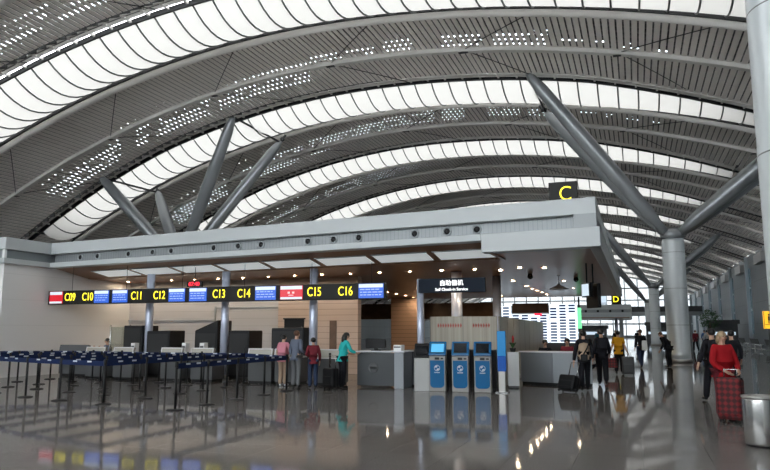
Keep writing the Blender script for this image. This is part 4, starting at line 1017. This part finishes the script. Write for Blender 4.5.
for x, y, a, c, h_, l in ((4.35, 60, 15, 'maroon', 'hair_brown', 'distant traveller in maroon just right of the thick column'), (4.95, 57, -10, 'cream', 'hair_black', 'distant traveller in cream right of the thick column'), (5.5, 66, 170, 'blue', 'hair_black', 'distant traveller in blue beyond the woman in red'),
                          (6.6, 62, 30, 'ink', 'hair_black', 'distant traveller in black near the wall benches'), (-3.2, 62, 0, 'teal_dark', 'hair_black', 'distant traveller in dark teal above the yellow shirt'), (-2.0, 70, 20, 'ink', 'hair_brown', 'distant traveller in black far down the aisle'), (-4.1, 55, 190, 'teal_dark', 'hair_black', 'distant traveller in dark teal behind the black-clad walker'), (0.0, 75, 0, 'ink', 'hair_black', 'distant traveller in black beside the second column')):
    person(l, x, y, R(a), 1.68, WALK if x > 0 else WALK2, top=c, bottom='ink', hair=h_, faces=False)

# ------------------------------------------------------------------ luggage
def suitcase(label, x, y, rz, w, d, h, m, tilt=0.0, handle=0.35, cat='suitcase', seam='black_matte'):
    t = thing('suitcase', label, cat, (x, y, 0), rz); t.rotation_euler = (tilt, 0, rz)
    sh = obj('shell', MB().box(-w / 2, w / 2, -d / 2, d / 2, 0.06, h), [m], t, bevel=min(w, d) * 0.18)
    obj('zip_seam', MB().box(-w / 2 - 0.003, w / 2 + 0.003, -0.012, 0.012, 0.055, h + 0.003), [seam], sh)
    obj('front_pocket', MB().box(-w / 2 + 0.05, w / 2 - 0.05, -d / 2 - 0.025, -d / 2 + 0.01, 0.14, h * 0.62), [m], t, bevel=0.015)
    for sx in (-1, 1):
        for sy in (-1, 1):
            obj('wheel', MB().tube([(sx * (w / 2 - 0.05) - 0.012, sy * (d / 2 - 0.05), 0.03), (sx * (w / 2 - 0.05) + 0.012, sy * (d / 2 - 0.05), 0.03)], 0.03, 12), ['black'], t)
    if handle:
        q = w * 0.25; obj('pull_handle', MB().tube([(-q, d / 2 - 0.05, h - 0.02), (-q, d / 2 - 0.05, h + handle), (q, d / 2 - 0.05, h + handle), (q, d / 2 - 0.05, h - 0.02)], 0.012, 8), ['steel'], t)
    return t
suitcase('black upright suitcase standing beside the woman in teal', -8.05, 17.55, R(-20), 0.42, 0.26, 0.58, 'case_black')
suitcase('black suitcase tilted on its wheels behind the tan vest', -1.80, 18.75, R(-30), 0.50, 0.30, 0.46, 'case_black', tilt=R(-22), handle=0.4)
suitcase('dark grey suitcase at the right hand of the yellow shirt', -0.36, 26.6, R(0), 0.42, 0.25, 0.68, 'case_grey', handle=0.1)
suitcase('large red tartan suitcase in front of the woman in red', 1.50, 13.68, R(-20), 0.42, 0.28, 0.78, 'tartan', handle=0.14)
def bag(label, x, y, z, rz, w, d, h, m):
    t = thing('hand_bag', label, 'bag', (x, y, z), rz)
    obj('pouch', MB().add([(-w / 2, -d / 2, 0), (w / 2, -d / 2, 0), (w / 2, d / 2, 0), (-w / 2, d / 2, 0), (-w * 0.42, -d * 0.2, h), (w * 0.42, -d * 0.2, h), (w * 0.42, d * 0.2, h), (-w * 0.42, d * 0.2, h)], [(3, 2, 1, 0), (4, 5, 6, 7), (0, 1, 5, 4), (1, 2, 6, 5), (2, 3, 7, 6), (3, 0, 4, 7)]), [m], t, bevel=0.03)
    obj('carry_strap', MB().tube([(-w * 0.25, 0, h - 0.02), (-w * 0.2, 0, h + 0.10), (0, 0, h + 0.14), (w * 0.2, 0, h + 0.10), (w * 0.25, 0, h - 0.02)], 0.010, 8), ['black_matte'], t)
bag('red patterned holdall carried low by the yellow shirt', -0.98, 26.8, 0.26, R(0), 0.50, 0.22, 0.36, 'tartan')
bag('white carrier bag held by the black-clad traveller near the tan vest', -1.28, 21.65, 0.62, R(80), 0.26, 0.10, 0.38, 'white')
bag('white carrier bag held by the traveller near the second column', 0.28, 31.8, 0.78, R(10), 0.24, 0.10, 0.42, 'white')
t = thing('shoulder_strap_bag', 'slim black strap bag across the back of the tan vest', 'bag', (-1.38, 19.4, 0), R(8))
obj('strap', MB().tube([(0.16, -0.10, 1.36), (0.08, -0.16, 1.15), (-0.02, -0.17, 0.98)], 0.018, 8), ['black'], t)
obj('pouch', MB().box(-0.10, 0.08, -0.22, -0.15, 0.80, 0.98), ['black'], t, bevel=0.02)
